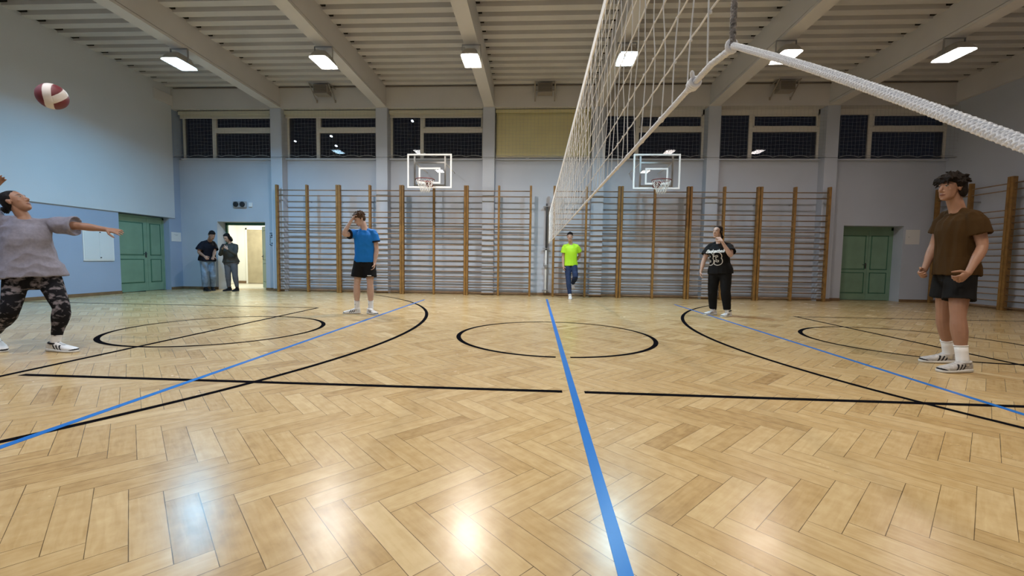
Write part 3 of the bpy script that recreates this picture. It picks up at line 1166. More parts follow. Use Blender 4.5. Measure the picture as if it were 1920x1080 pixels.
def skin_mesh(mb, name, mats, voxel, smooth=3, wrinkle=None):
    """Fuse overlapping closed shapes into one continuous skin."""
    tmp = mb.build('tmp_' + name, mats)
    r = tmp.modifiers.new('r', 'REMESH')
    r.mode = 'VOXEL'
    r.voxel_size = voxel
    r.adaptivity = 0
    if smooth:
        s = tmp.modifiers.new('s', 'SMOOTH')
        s.iterations = smooth
        s.factor = 0.5
    dg = bpy.context.evaluated_depsgraph_get()
    dg.update()
    me = bpy.data.meshes.new_from_object(tmp.evaluated_get(dg))
    me.name = name
    bpy.data.objects.remove(tmp)
    me.materials.clear()
    for m in (mats if isinstance(mats, (list, tuple)) else [mats]):
        me.materials.append(m)
    n = len(me.vertices)
    if wrinkle:
        co = np.empty(n * 3)
        me.vertices.foreach_get('co', co)
        co = co.reshape(-1, 3)
        no = np.empty(n * 3)
        me.vertex_normals.foreach_get('vector', no)
        no = no.reshape(-1, 3)
        d = np.array([wrinkle(p) for p in co])
        me.vertices.foreach_set('co', (co + no * d[:, None]).ravel())
    me.polygons.foreach_set('use_smooth', [True] * len(me.polygons))
    me.update()
    return me

def obj_from(me, name, parent):
    o = bpy.data.objects.new(name, me)
    COL.objects.link(o)
    o.parent = parent
    return o

def interp(tab, t):
    for i in range(len(tab) - 1):
        a, b = tab[i], tab[i + 1]
        if t <= b[0]:
            f = 0 if b[0] == a[0] else max(0, (t - a[0]) / (b[0] - a[0]))
            return [a[j] + (b[j] - a[j]) * f for j in range(1, len(a))]
    return list(tab[-1][1:])

#        t     half-w  half-d  forward shift
MALE = [(-.24, .085, .075, 0), (-.10, .150, .108, -.012), (.06, .160, .110, -.010), (.28, .146, .098, .0), (.50, .150, .102, .006), (.74, .168, .115, .010), (.92, .168, .105, .0), (1.02, .125, .085, -.012), (1.10, .075, .066, -.012)]
FEM = [(-.24, .090, .080, 0), (-.10, .168, .118, -.018), (.08, .165, .112, -.012), (.32, .130, .095, .0), (.52, .136, .102, .010), (.72, .148, .122, .022), (.92, .150, .098, .004), (1.02, .115, .078, -.010), (1.10, .066, .060, -.010)]

class Rig:
    def __init__(self, J, root, s=1.0, face=(0, -1, 0), tilt=(0, 0, 1), prof=MALE, girth=1.0, hs=1.0):
        self.J = {k: np.array(v, float) for k, v in J.items()}
        self.root, self.s, self.prof, self.g, self.hs = root, s, prof, girth, hs
        J = self.J
        self.hc = (J['hipL'] + J['hipR']) / 2
        self.sc = (J['shL'] + J['shR']) / 2
        self.up = N3(self.sc - self.hc)
        self.latH = N3(J['hipL'] - J['hipR'])
        self.latS = N3(J['shL'] - J['shR'])
        f = N3(face)
        u = np.array(tilt, float)
        u = N3(u - f * (u @ f))
        self.hf, self.hu, self.hl = f, u, np.cross(u, f) * 1.0   # forward, up, towards the person's left
        if self.hl @ self.latS < 0 and abs(self.hl @ self.latS) > 0.3:
            pass

    def sec(self, t, ew=0.0, ed=0.0, kw=1.0, kd=1.0):
        w, d, fs = interp(self.prof, t)
        c = lerp(self.hc, self.sc, t)
        lat = N3(lerp(self.latH, self.latS, min(1, max(0, t))))
        lat = N3(lat - self.up * (lat @ self.up))
        fw = np.cross(lat, self.up)
        k = self.s * self.g
        return (c + fw * fs * self.s, lat, fw, w * k * kw + ew, d * k * kd + ed)

    def head_pt(self, x, y, z):
        h = self.hs
        return self.J['head'] + self.hl * x * h + self.hf * y * h + self.hu * z * h

    def head_loc(self, P):
        q = (P - self.J['head']) / self.hs
        return np.stack([q @ self.hl, q @ self.hf, q @ self.hu], -1)

    def foot(self, sd):
        J = self.J
        return J['he' + sd], J['to' + sd], J['an' + sd]

def hand(mb, wr, tip, n, lat, s=1.0, curl=0.5, spread=0.012):
    """wr wrist, tip a point along the hand, n palm normal, lat towards the thumb."""
    d = N3(tip - wr)
    n = N3(n - d * (n @ d))
    lat = N3(lat - d * (lat @ d) - n * (lat @ n))
    pl = 0.088 * s
    secs = [(wr - d * 0.02 * s, lat, n, .026 * s, .020 * s), (wr + d * 0.012 * s, lat, n, .027 * s, .019 * s), (wr + d * .045 * s, lat, n, .037 * s, .016 * s), (wr + d * pl, lat, n, .040 * s, .0125 * s), (wr + d * (pl + .006 * s), lat, n, .034 * s, .009 * s)]
    mb.loft(secs, 16, 2.5)
    lens = (.070, .078, .073, .056)
    for i in range(4):
        off = (.030 - .020 * i) * s
        base = wr + d * (pl - .012 * s) + lat * off
        dd = N3(d + lat * spread * (1.5 - i) * 4)
        L = lens[i] * s
        c = curl * (1.0 + 0.10 * i)
        pts = [base]
        a = 0
        for seg, bend in ((.46, .55), (.30, .9), (.24, .7)):
            a += c * bend
            v = dd * math.cos(a) + n * math.sin(a)
            pts.append(pts[-1] + v * L * seg)
        mb.tube(pts, [.0098 * s, .0090 * s, .0082 * s, .0070 * s], 8)
    b0 = wr + d * .020 * s + lat * .024 * s
    v1 = N3(d * .62 + lat * .72 + n * .30)
    v2 = N3(d * .85 + lat * .30 + n * (.30 + .35 * curl))
    mb.tube([b0, b0 + v1 * .042 * s, b0 + v1 * .042 * s + v2 * .034 * s, b0 + v1 * .042 * s + v2 * .058 * s], [.014 * s, .0118 * s, .0105 * s, .0080 * s], 8)

def limb(mb, a, b, c, ra, rb, rc, bulge=(0, 0), n=14):
    pts, rs = [], []
    for i in range(7):
        t = i / 6
        pts.append(lerp(a, b, t))
        rs.append(ra + (rb - ra) * t + bulge[0] * math.sin(PI * min(1, t * 1.1)))
    for i in range(1, 7):
        t = i / 6
        pts.append(lerp(b, c, t))
        rs.append(rb + (rc - rb) * t + bulge[1] * math.sin(PI * min(1, t * 1.45) ) * (1 if t < .69 else 0))
    # round the bend at the joint
    P = [pts[0]] + [(pts[i - 1] + pts[i] * 2 + pts[i + 1]) / 4 for i in range(1, len(pts) - 1)] + [pts[-1]]
    mb.tube(P, rs, n)

def head_shape(R, mb, fem=False):
    H = R.head_pt
    h = R.hs
    A = (R.hl, R.hf, R.hu)
    def E(x, y, z, rx, ry, rz, n=18):
        mb.ell(H(x, y, z), (rx * h, ry * h, rz * h), A, n)
    E(0, -.012, .040, .074, .094, .084, 22)      # skull
    E(0, .028, .018, .064, .062, .072)           # forehead and face
    jw = .052 if fem else .056
    mb.loft([(H(0, .046, -.112), R.hl, R.hf, .018 * h, .022 * h), (H(0, .046, -.104), R.hl, R.hf, .030 * h, .034 * h), (H(0, .036, -.082), R.hl, R.hf, (jw - .008) * h, .050 * h), (H(0, .026, -.048), R.hl, R.hf, jw * h, .062 * h), (H(0, .020, -.006), R.hl, R.hf, .062 * h, .068 * h), (H(0, .012, .03), R.hl, R.hf, .066 * h, .074 * h)], 20, 2.2)
    # brow ridge, cheek bones, lips, chin
    E(0, .074, .040, .046, .016, .011)
    for s in (-1, 1):
        E(s * .034, .052, -.016, .022, .024, .022)
        E(s * .0735, -.004, -.002, .008, .018, .031, 12)
        E(s * .079, -.012, .010, .006, .014, .018, 12)
        E(s * .030, .072, .018, .0135, .0125, .0100, 12)
        E(s * .0095, .092, -.030, .010, .012, .008, 10)
    E(0, .083, -.056, .024, .012, .0065)
    E(0, .081, -.068, .021, .012, .0070)
    E(0, .073, -.098, .020, .014, .013)
    mb.tube([H(0, .080, .030), H(0, .092, .006), H(0, .106, -.022)], [.008 * h, .0095 * h, .0125 * h], 10)

def skin_mat(name, col):
    m = mat(name, col, 0.5, vary=0.06, vscale=14)
    t = m.node_tree
    n, l = t.nodes, t.links
    b = n['Principled BSDF']
    src = b.inputs['Base Color'].links[0].from_socket
    at = n.new('ShaderNodeAttribute')
    at.attribute_name = 'marks'
    sp = n.new('ShaderNodeSeparateColor')
    l.new(at.outputs['Color'], sp.inputs[0])
    for i, c in ((0, (col[0] * .62, col[1] * .38, col[2] * .40)), (1, (.36, .33, .31)), (2, (.014, .010, .009))):
        mx = n.new('ShaderNodeMix')
        mx.data_type = 'RGBA'
        l.new(sp.outputs[i], mx.inputs['Factor'])
        l.new(src, mx.inputs['A'])
        mx.inputs['B'].default_value = (*c, 1)
        src = mx.outputs['Result']
    l.new(src, b.inputs['Base Color'])
    return m

def build_body(R, skin, hairm, voxel, hands, fem=False, feet=True, calf=.006):
    J, s, g = R.J, R.s, R.g
    mb = MB()
    mb.loft([R.sec(t) for t in (-.22, -.10, .0, .08, .18, .28, .40, .50, .62, .74, .84, .92, .98, 1.02, 1.07, 1.10)], 24, 2.25)
    nb = lerp(R.sc, J['neck'], .35)
    mb.tube([nb, J['neck'], R.head_pt(0, -.022, -.055), R.head_pt(0, -.012, -.01)], [.066 * s, (.054 if fem else .060) * s, (.050 if fem else .056) * s, .052 * s], 18)
    for sd in 'LR':
        sg = 1 if sd == 'L' else -1
        nk = lerp(R.sc, J['neck'], .40) + R.latS * sg * .034 * s
        mb.tube([nk, lerp(nk, J['sh' + sd], .5), J['sh' + sd]], [.040 * s, .042 * s, .046 * s], 12)
        mb.ell(J['sh' + sd], (.052 * s, .052 * s, .052 * s), None, 14)
        limb(mb, J['sh' + sd], J['el' + sd], J['wr' + sd], .054 * s * g ** .5, .040 * s * g ** .5, .026 * s, (.003 * s, .006 * s))
        limb(mb, J['hip' + sd], J['kn' + sd], J['an' + sd], .088 * s * g ** .6, .056 * s * g ** .4, .037 * s, (.004 * s, calf * 2 * s))
        he, to, an = R.foot(sd)
        d = N3(to - he)
        mb.loft([(lerp(he, to, .08) + np.array([0, 0, .045]) * s, np.cross((0, 0, 1), d), (0, 0, 1), .028 * s, .038 * s), (lerp(he, to, .35) + np.array([0, 0, .045]) * s, np.cross((0, 0, 1), d), (0, 0, 1), .032 * s, .036 * s), (lerp(he, to, .85) + np.array([0, 0, .03]) * s, np.cross((0, 0, 1), d), (0, 0, 1), .036 * s, .016 * s)], 12)
        mb.tube([an, lerp(he, to, .25) + np.array([0, 0, .05]) * s], .036 * s, 12)
        hd = hands[sd]
        hand(mb, J['wr' + sd], J['ha' + sd], np.array(hd['n'], float), np.array(hd['lat'], float), s * hd.get('s', 1.0), hd.get('curl', .5), hd.get('spread', .012))
    head_shape(R, mb, fem)
    me = skin_mesh(mb, 'body', skin, voxel, 3)
    n = len(me.vertices)
    c = np.empty(n * 3)
    me.vertices.foreach_get('co', c)
    c = c.reshape(-1, 3)
    q = R.head_loc(c)
    x, y, z = np.abs(q[:, 0]), q[:, 1], q[:, 2]
    ok = (y > .050) & (y < .112) & (x < .062) & (np.abs(z) < .10)
    for sd in 'LR':                     # a hand at the face stays unpainted
        for a_, b_ in ((J['el' + sd], J['wr' + sd]), (J['wr' + sd], J['wr' + sd] + (J['ha' + sd] - J['wr' + sd]) * 1.9)):
            ab = b_ - a_
            t = np.clip(((c - a_) @ ab) / (ab @ ab), 0, 1)
            ok &= np.linalg.norm(c - a_ - t[:, None] * ab, axis=1) > .052 * s
    def blob(cx, cz, rx, rz):
        d = ((x - cx) / rx) ** 2 + ((z - cz) / rz) ** 2
        return np.clip(1.6 - d, 0, 1) * ok
    col = np.zeros((n, 4))
    col[:, 3] = 1
    col[:, 0] = np.clip(1.5 - (q[:, 0] / .024) ** 2 - ((z + .062) / .0095) ** 2, 0, 1) * ok
    col[:, 1] = blob(.031, .018, .0125, .0050)
    brow = np.clip(1.5 - (np.abs(z - (.040 - 3.0 * (x - .03) ** 2)) / .0045) ** 2 - ((x - .032) / .020) ** 2, 0, 1) * ok
    lash = np.clip(1.4 - ((x - .031) / .0150) ** 2 - ((z - .0235) / .0026) ** 2, 0, 1) * ok
    mouth = np.clip(1.3 - (q[:, 0] / .021) ** 2 - ((z + .0622) / .0024) ** 2, 0, 1) * ok
    col[:, 2] = np.clip(np.maximum.reduce([blob(.0305, .018, .0062, .0062), brow * .85, lash * .9, mouth * .7]), 0, 1)
    ca = me.color_attributes.new('marks', 'FLOAT_COLOR', 'POINT')
    ca.data.foreach_set('color', col.ravel())
    return me

def fold(seed, a=0.006, sx=5.0, sz=3.0, fine=0.0):
    o = Vector((seed * 3.1, seed * 1.7, seed * 0.9))
    def f(p):
        v = Vector((p[0] * sx, p[1] * sx, p[2] * sz)) + o
        w = noise.noise(v)
        r = 1.0 - abs(noise.noise(v * 1.7 + Vector((3, 1, 2)))) * 2.0
        e = a * (0.6 * w + 0.55 * r - 0.25)
        if fine:
            e += fine * noise.noise(Vector((p[0] * 45, p[1] * 45, p[2] * 45)))
        return e
    return f

def hollow(me, ends, depth=.032):
    # press the closed end of a sleeve or hem inwards, so that the cloth ends in a lip
    n = len(me.vertices)
    c = np.empty(n * 3)
    me.vertices.foreach_get('co', c)
    c = c.reshape(-1, 3)
    for e in ends:
        o, d, rx, ry = e[:4]
        if len(e) == 6:
            X, Y = e[4], e[5]
        else:
            ref = np.array([0, 0, 1.0]) if abs(d[2]) < .9 else np.array([1.0, 0, 0])
            X = N3(np.cross(ref, d))
            Y = np.cross(d, X)
        v = c - o
        h = v @ d
        rad = np.sqrt(((v @ X) / max(rx - .010, .01)) ** 2 + ((v @ Y) / max(ry - .010, .01)) ** 2)
        k = np.clip((1.0 - rad) / .16, 0, 1) * (np.abs(h) < .020)
        c = c - d * (k * depth)[:, None]
    me.vertices.foreach_set('co', c.ravel())
    me.update()
    return me

def tshirt(R, m, hem, sleeve, voxel=.009, ease=.016, hem_e=.03, slr=(.078, .086), wr=None, name='t_shirt', flat=1.0, top=1.085):
    mb = MB()
    J, s = R.J, R.s
    ts = np.linspace(hem, top, 15)
    secs = []
    for t in ts:
        k = max(0, (0.75 - t) / (0.75 - hem)) if t < .75 else 0
        e = ease + hem_e * k
        tt = max(t, 0.02)
        q = R.sec(t if t > .02 else .02, e, e * flat)
        c = lerp(R.hc, R.sc, t) + (q[0] - lerp(R.hc, R.sc, tt))
        secs.append((c, q[1], q[2], q[3], q[4]))
    q = secs[0]
    ends = [(q[0], -R.up, q[3], q[4], q[1], q[2])]
    mb.loft(secs, 28, 2.2)
    for sd in 'LR':
        a, b, c = J['sh' + sd], J['el' + sd], J['wr' + sd]
        # shoulder slope from the side of the neck, then the sleeve
        sg = 1 if sd == 'L' else -1
        nk = lerp(R.sc, J['neck'], .58) + R.latS * sg * .042 * s
        mb.tube([nk, lerp(nk, a, .5), lerp(nk, a, .98)], [.044 * s, .050 * s, .060 * s], 16)
        mid = lerp(a, R.sc, .30) - R.up * .035 * s
        pts, rs = [mid, a], [.060 * s, .066 * s]
        if sleeve <= 1:
            for i in range(1, 6):
                f = i / 5
                pts.append(lerp(a, b, sleeve * f))
                rs.append((.068 + (slr[1] - .068) * f ** .8) * s)
            ends.append((pts[-1], N3(b - a), rs[-1], rs[-1]))
        else:
            pts += [lerp(a, b, .35), lerp(a, b, .72), b, lerp(b, c, .35), lerp(b, c, .7), lerp(b, c, sleeve - 1)]
            rs += [.070 * s, .062 * s, .057 * s, .053 * s, .046 * s, .040 * s]
        V0 = MB()
        V0.tube(pts, rs, 18, cap=False)
        mb.add(V0.v, V0.f)
    return hollow(skin_mesh(mb, name, m, voxel, 3, wr), ends)

def trousers(R, m, f_end, radii, voxel=.009, ease=.012, wr=None, name='shorts', top=.14):
    """f_end 0..1 along the thigh, 1..2 on down the shank; radii start/knee/end."""
    mb = MB()
    ends = []
    J, s = R.J, R.s
    mb.loft([R.sec(max(t, -.24), ease + .012, ease) for t in np.linspace(-.24, top, 9)], 26, 2.2)
    mb.loft([(lerp(R.hc, R.sc, -.27), R.latH, np.cross(R.latH, R.up), .06 * R.s, .07 * R.s), (lerp(R.hc, R.sc, -.16), R.latH, np.cross(R.latH, R.up), .12 * R.s, .11 * R.s)], 18)
    for sd in 'LR':
        a, b, c = J['hip' + sd], J['kn' + sd], J['an' + sd]
        pts, rs = [], []
        if f_end <= 1:
            for i in range(6):
                t = i / 5
                pts.append(lerp(a, b, f_end * t))
                rs.append((radii[0] + (radii[1] - radii[0]) * t) * s)
            ends.append((pts[-1], N3(b - a), rs[-1], rs[-1]))
        else:
            for i in range(7):
                t = i / 6
                pts.append(lerp(a, b, t))
                rs.append((radii[0] + (radii[1] - radii[0]) * t) * s)
            for i in range(1, 7):
                t = i / 6
                pts.append(lerp(b, c, (f_end - 1) * t))
                rs.append((radii[1] + (radii[2] - radii[1]) * t + (radii[3] if len(radii) > 3 else 0) * math.sin(PI * min(1, t * 1.5))) * s)
            pts = [pts[0]] + [(pts[i - 1] + pts[i] * 2 + pts[i + 1]) / 4 for i in range(1, len(pts) - 1)] + [pts[-1]]
        V0 = MB()
        V0.tube(pts, rs, 20, cap=False)
        mb.add(V0.v, V0.f)
    return hollow(skin_mesh(mb, name, m, voxel, 3, wr), ends)

def shoe(R, sd, mats, parent, s=1.0, stripes=False, high=False):
    he, to, an = R.foot(sd)
    d = N3(to - he)
    up = np.array([0, 0, 1.0])
    sidev = N3(np.cross(up, d))
    up = np.cross(d, sidev)
    he = he - d * .012 * s
    L = np.linalg.norm(to - he) + .012 * s
    K = 84 if stripes else 36
    top = [(0, .026, .078), (.06, .034, .090), (.16, .037, .098 if not high else .120), (.30, .038, .094 if not high else .115), (.42, .040, .078), (.55, .044, .064), (.70, .048, .052), (.82, .047, .045), (.92, .040, .038), (.975, .026, .030), (1.0, .010, .020)]
    mb = MB()
    secs = []
    for i in range(K + 1):
        x = i / K
        w, h = interp(top, x)
        secs.append((he + d * L * x + up * (h * s / 2 + .008), sidev, up, w * s, h * s / 2))
    mb.loft(secs, 56 if stripes else 24, 2.5)
    me = mb.mesh('shoe', [mats[0], mats[2]], True)
    if stripes:
        mi = []
        for p in me.polygons:
            v = np.array(p.center) - he
            x, z, sd_ = (v @ d) / L, v @ up, abs(v @ sidev)
            u = x + (z - .03 * s) / L * .55
            on = .016 * s < z < .072 * s and sd_ > .022 * s and any(abs(u - q) < .026 for q in (.36, .47, .58))
            toe = x > .86 and z < (.026 + (x - .86) * .10) * s
            mi.append(1 if on or toe else 0)
        me.polygons.foreach_set('material_index', mi)
    o = obj_from(me, 'shoe', parent)
    mb = MB()
    secs = []
    for i in range(K + 1):
        x = i / K
        w, h = interp(top, x)
        sole = .024 + .012 * max(0, 1 - x * 1.5)
        secs.append((he + d * L * (x * 1.012 - .006) + up * (sole * s * .5), sidev, up, (w + .005) * s, sole * s * .5))
    mb.loft(secs, 24, 4.0)
    obj_from(mb.mesh('sole', [mats[1]], True), 'sole', o)
    mb = MB()
    cz = (.086 if not high else .112) * s
    mb.tube([he + d * (L * .21 + .050 * s * math.cos(a)) + sidev * .036 * s * math.sin(a) + up * (cz - .006 * s * math.cos(a)) for a in np.linspace(0, 2 * PI, 25)[:-1]], .010 * s, 8, closed=True)
    obj_from(mb.mesh('ankle_collar', [mats[0] if not stripes else mats[3]], True), 'ankle_collar', o)
    mb = MB()
    for q in (.36, .43, .50, .57):
        w, h = interp(top, q)
        pts = [he + d * L * q + sidev * w * s * .55 * k + up * ((h * s + .008) * (1 - .10 * abs(k))) for k in np.linspace(-1, 1, 7)]
        mb.tube(pts, .0045 * s, 6)
    obj_from(mb.mesh('laces', [mats[3] if len(mats) > 3 else mats[1]], True), 'laces', o)
    return o

def sock(R, sd, m, parent, up_=.13, r=.044):
    J, s = R.J, R.s
    an, kn = J['an' + sd], J['kn' + sd]
    he, to, _ = R.foot(sd)
    v = N3(kn - an)
    mb = MB()
    base = lerp(he, to, .22) + np.array([0, 0, .055 * s])
    mb.tube([base, an - v * .01, an + v * up_ * .5, an + v * up_], [r * s * 1.02, r * s, r * s, r * s * 1.05], 18, cap=False)
    # cuff rim
    c = an + v * (up_ - .008)
    mb.tube([c, c + v * .010], r * s * 1.10, 18, cap=False)
    return obj_from(mb.mesh('sock', [m], True), 'sock', parent)

def hair_mesh(R, m, style, seed, voxel=.007):
    mb = MB()
    H, h = R.head_pt, R.hs
    A = (R.hl, R.hf, R.hu)
    rn = random.Random(seed)
    def E(x, y, z, rx, ry, rz, n=18):
        mb.ell(H(x, y, z), (rx * h, ry * h, rz * h), A, n)
    fy = -.014 if style in ('shaggy', 'curly', 'short') else -.027
    E(0, fy, .066, .079, .094, .066)
    E(0, -.048, .020, .076, .064, .086)
    for s in (-1, 1):
        E(s * .066, -.020, .042, .016, .046, .044)
    if style == 'shaggy':
        E(0, -.020, .072, .088, .104, .072)
        E(0, -.066, .000, .080, .060, .092)
        for s in (-1, 1):
            E(s * .074, -.016, .036, .016, .040, .044)
            E(s * .066, -.052, -.030, .022, .040, .058)
    if style in ('shaggy', 'curly'):
        E(0, .030, .094, .068, .060, .040)
        for s in (-1, 1):
            E(s * .070, .004, .030, .012, .020, .036)
        nl = 120 if style == 'shaggy' else 110
        for i in range(nl):
            a = rn.random() * 2 * PI
            b = rn.random() ** .7 * 1.5
            nx, ny, nz = math.sin(b) * math.cos(a), math.sin(b) * math.sin(a), math.cos(b)
            if ny > .55 and nz < .45:
                continue
            p = np.array([nx * .080, -.014 + ny * .098, .046 + nz * .088])
            if style == 'shaggy':
                dr = N3([nx * 1.0 + rn.gauss(0, .5), ny * 1.0 + .35 + rn.gauss(0, .5), nz * .6 - .25 + rn.gauss(0, .35)])
                L = .030 + .030 * rn.random()
            else:
                dr = N3([nx + rn.gauss(0, .7), ny + .2 + rn.gauss(0, .7), nz + rn.gauss(0, .6)])
                L = .020 + .018 * rn.random()
            q1 = p + dr * L * .5
            q2 = p + dr * L + np.array([0, 0, -.012 if style == 'shaggy' else .0])
            mb.tube([H(*(p * .96)), H(*q1), H(*q2)], [.013 * h, .011 * h, .005 * h], 7)
        if style == 'shaggy':
            for i in range(22):
                x = -.06 + .12 * i / 21
                mb.tube([H(x * .8, .060, .105), H(x, .090, .088), H(x * 1.1 + rn.gauss(0, .006), .102 + rn.gauss(0, .004), .058 + rn.gauss(0, .012))], [.013 * h, .011 * h, .005 * h], 7)
    elif style == 'short':
        E(0, .028, .092, .062, .056, .030)
        for i in range(60):
            a = rn.random() * 2 * PI
            b = rn.random() * 1.2
            nx, ny, nz = math.sin(b) * math.cos(a), math.sin(b) * math.sin(a), math.cos(b)
            p = np.array([nx * .078, -.014 + ny * .094, .052 + nz * .080])
            mb.tube([H(*(p * .97)), H(*(p + np.array([nx, ny + .2, nz]) * .014))], [.010 * h, .006 * h], 6)
    elif style == 'bun':
        E(0, .000, .092, .062, .056, .030)
        E(0, -.118, -.018, .032, .030, .030)
        for i in range(12):
            a = i / 12 * 2 * PI
            mb.tube([H(.024 * math.cos(a), -.120, -.018 + .024 * math.sin(a)), H(.040 * math.cos(a + .5), -.132, -.018 + .040 * math.sin(a + .5))], [.010 * h, .004 * h], 6)
    elif style == 'tied':
        E(0, .000, .094, .064, .058, .034)
        for s in (-1, 1):
            E(s * .072, .006, .012, .013, .026, .050)
        E(0, -.100, -.040, .048, .036, .070)
        E(.03, -.100, -.085, .040, .030, .050)
    elif style == 'long':
        E(0, .004, .094, .066, .060, .034)
        for s in (-1, 1):
            E(s * .074, .000, .004, .016, .040, .080)
            E(s * .080, -.024, -.070, .024, .044, .070)
        E(0, -.080, -.070, .078, .044, .110)
    return skin_mesh(mb, 'hair', m, voxel * h, 2, fold(seed, .003, 30, 30))

def project_text(txt, size, me_target, origin, right, up, normal, m, name, parent, grow=0.0, lift=.003, shear=0.0):
    cu = bpy.data.curves.new('txt', 'FONT')
    cu.body = txt
    cu.size = size
    cu.align_x = 'CENTER'
    cu.align_y = 'CENTER'
    cu.offset = grow
    cu.shear = shear
    cu.resolution_u = 6
    to = bpy.data.objects.new('txt', cu)
    COL.objects.link(to)
    dg = bpy.context.evaluated_depsgraph_get()
    dg.update()
    me = bpy.data.meshes.new_from_object(to.evaluated_get(dg))
    bpy.data.objects.remove(to)
    bm = bmesh.new()
    bm.from_mesh(me)
    for _ in range(2):
        long_e = [e for e in bm.edges if e.calc_length() > .02]
        if long_e:
            bmesh.ops.subdivide_edges(bm, edges=long_e, cuts=1)
    bmesh.ops.triangulate(bm, faces=bm.faces[:])
    tb = bmesh.new()
    tb.from_mesh(me_target)
    tree = BVHTree.FromBMesh(tb)
    o3, r3, u3, n3 = [np.array(v, float) for v in (origin, right, up, normal)]
    for v in bm.verts:
        p = o3 + r3 * v.co.x + u3 * v.co.y + n3 * .5
        hit = tree.ray_cast(Vector(p), Vector(-n3), 1.0)
        if hit[0] is not None:
            v.co = hit[0] + Vector(n3) * lift
        else:
            v.co = Vector(o3 + r3 * v.co.x + u3 * v.co.y)
    tb.free()
    bm.to_mesh(me)
    bm.free()
    me.materials.clear()
    me.materials.append(m)
    me.name = name
    o = obj_from(me, name, parent)
    return o

SKIN_A = skin_mat('pale skin', (0.44, 0.28, 0.215))
SKIN_B = skin_mat('tan skin', (0.31, 0.165, 0.11))
SKIN_C = skin_mat('fair skin', (0.46, 0.30, 0.24))
HAIR_D = mat('dark brown hair', (0.010, 0.0065, 0.0055), 0.55, spec=0.12, bump=0.5, bscale=160)
HAIR_B = mat('black hair', (0.009, 0.008, 0.009), 0.5, spec=0.12, bump=0.5, bscale=160)
HAIR_M = mat('brown curly hair', (0.065, 0.035, 0.020), 0.55, spec=0.12, bump=0.5, bscale=160)
SOCKW = mat('white sock knit', (0.74, 0.74, 0.76), 0.85, bump=0.2, bscale=500)
SHGREY = mat('light grey shoe mesh', (0.42, 0.41, 0.42), 0.6, bump=0.3, bscale=260, vary=0.25, vscale=30)
SHWHITE = mat('white shoe leather', (0.70, 0.70, 0.72), 0.5, vary=0.08, vscale=20)
SOLEW = mat('white rubber sole', (0.62, 0.62, 0.62), 0.5)
SOLED = mat('dark rubber sole', (0.04, 0.04, 0.045), 0.5, spec=0.12)
INKD = mat('dark shoe trim', (0.014, 0.013, 0.018), 0.5, spec=0.12)
CLOTHBLK = mat('black cloth', (0.009, 0.009, 0.010), 0.8, spec=0.12, bump=0.15, bscale=300)
NAVYBLK = mat('navy black cloth', (0.008, 0.009, 0.016), 0.8, spec=0.12, bump=0.15, bscale=300)
BROWNT = mat('brown cotton', (0.048, 0.025, 0.008), 0.85, spec=0.12, bump=0.15, bscale=300, vary=0.12, vscale=5)
BLUET = mat('bright blue sports fabric', (0.006, 0.150, 0.52), 0.6, spec=0.2, bump=0.1, bscale=300)
LIME = mat('lime yellow fabric', (0.42, 0.78, 0.02), 0.6, bump=0.1, bscale=300)
GREYT = mat('grey marl cotton', (0.225, 0.220, 0.280), 0.85, spec=0.2, bump=0.15, bscale=300, vary=0.10, vscale=40)
JEANSD = mat('dark blue denim', (0.022, 0.036, 0.085), 0.75, spec=0.12, bump=0.2, bscale=300, vary=0.25, vscale=8)
JEANSL = mat('pale blue denim', (0.17, 0.24, 0.34), 0.75, bump=0.2, bscale=300, vary=0.35, vscale=6)
GREYK = mat('charcoal knit', (0.062, 0.064, 0.062), 0.9, spec=0.12, bump=0.4, bscale=200, vary=0.15, vscale=12)
GREYP = mat('grey trouser cloth', (0.100, 0.100, 0.112), 0.85, spec=0.12, bump=0.2, bscale=200, vary=0.12, vscale=9)

def camo():
    m = bpy.data.materials.new('dark camouflage leggings')
    t, n, l = nt(m)
    b = n['Principled BSDF']
    b.inputs['Roughness'].default_value = 0.8
    b.inputs['Specular IOR Level'].default_value = 0.12
    tc = n.new('ShaderNodeTexCoord')
    mp = n.new('ShaderNodeMapping')
    mp.inputs['Scale'].default_value = (9, 9, 14)
    l.new(tc.outputs['Object'], mp.inputs['Vector'])
    ns = n.new('ShaderNodeTexNoise')
    ns.inputs['Scale'].default_value = 1.7
    ns.inputs['Detail'].default_value = 3.0
    ns.inputs['Distortion'].default_value = 0.25
    l.new(mp.outputs[0], ns.inputs['Vector'])
    cr = n.new('ShaderNodeValToRGB')
    cr.color_ramp.interpolation = 'LINEAR'
    e = cr.color_ramp.elements
    e[0].position, e[0].color = 0.0, (0.008, 0.008, 0.011, 1)
    e[1].position, e[1].color = 0.68, (0.21, 0.19, 0.22, 1)
    for p, c in ((0.515, (0.009, 0.009, 0.012, 1)), (0.53, (0.075, 0.070, 0.080, 1)), (0.575, (0.085, 0.080, 0.090, 1)), (0.60, (0.17, 0.15, 0.17, 1))):
        k = e.new(p)
        k.color = c
    l.new(ns.outputs['Fac'], cr.inputs[0])
    l.new(cr.outputs[0], b.inputs['Base Color'])
    return m
CAMO = camo()

def person(loc, label):
    return empty('person', (loc[0], loc[1], 0), label, 'person')

def neckband(R, m, parent, r=.074, dz=0.0, th=.007):
    c = lerp(R.sc, R.J['neck'], .62 + dz)
    fw = np.cross(R.latS, R.up)
    ax = N3(R.up * .92 + fw * .40)
    yv = N3(np.cross(ax, R.latS))
    mb = MB()
    s = R.s
    mb.tube([c + R.latS * r * s * math.cos(a) + yv * r * s * .95 * math.sin(a) for a in np.linspace(0, 2 * PI, 33)[:-1]], th * s, 8, closed=True)
    return obj_from(mb.mesh('collar', [m], True), 'collar', parent)

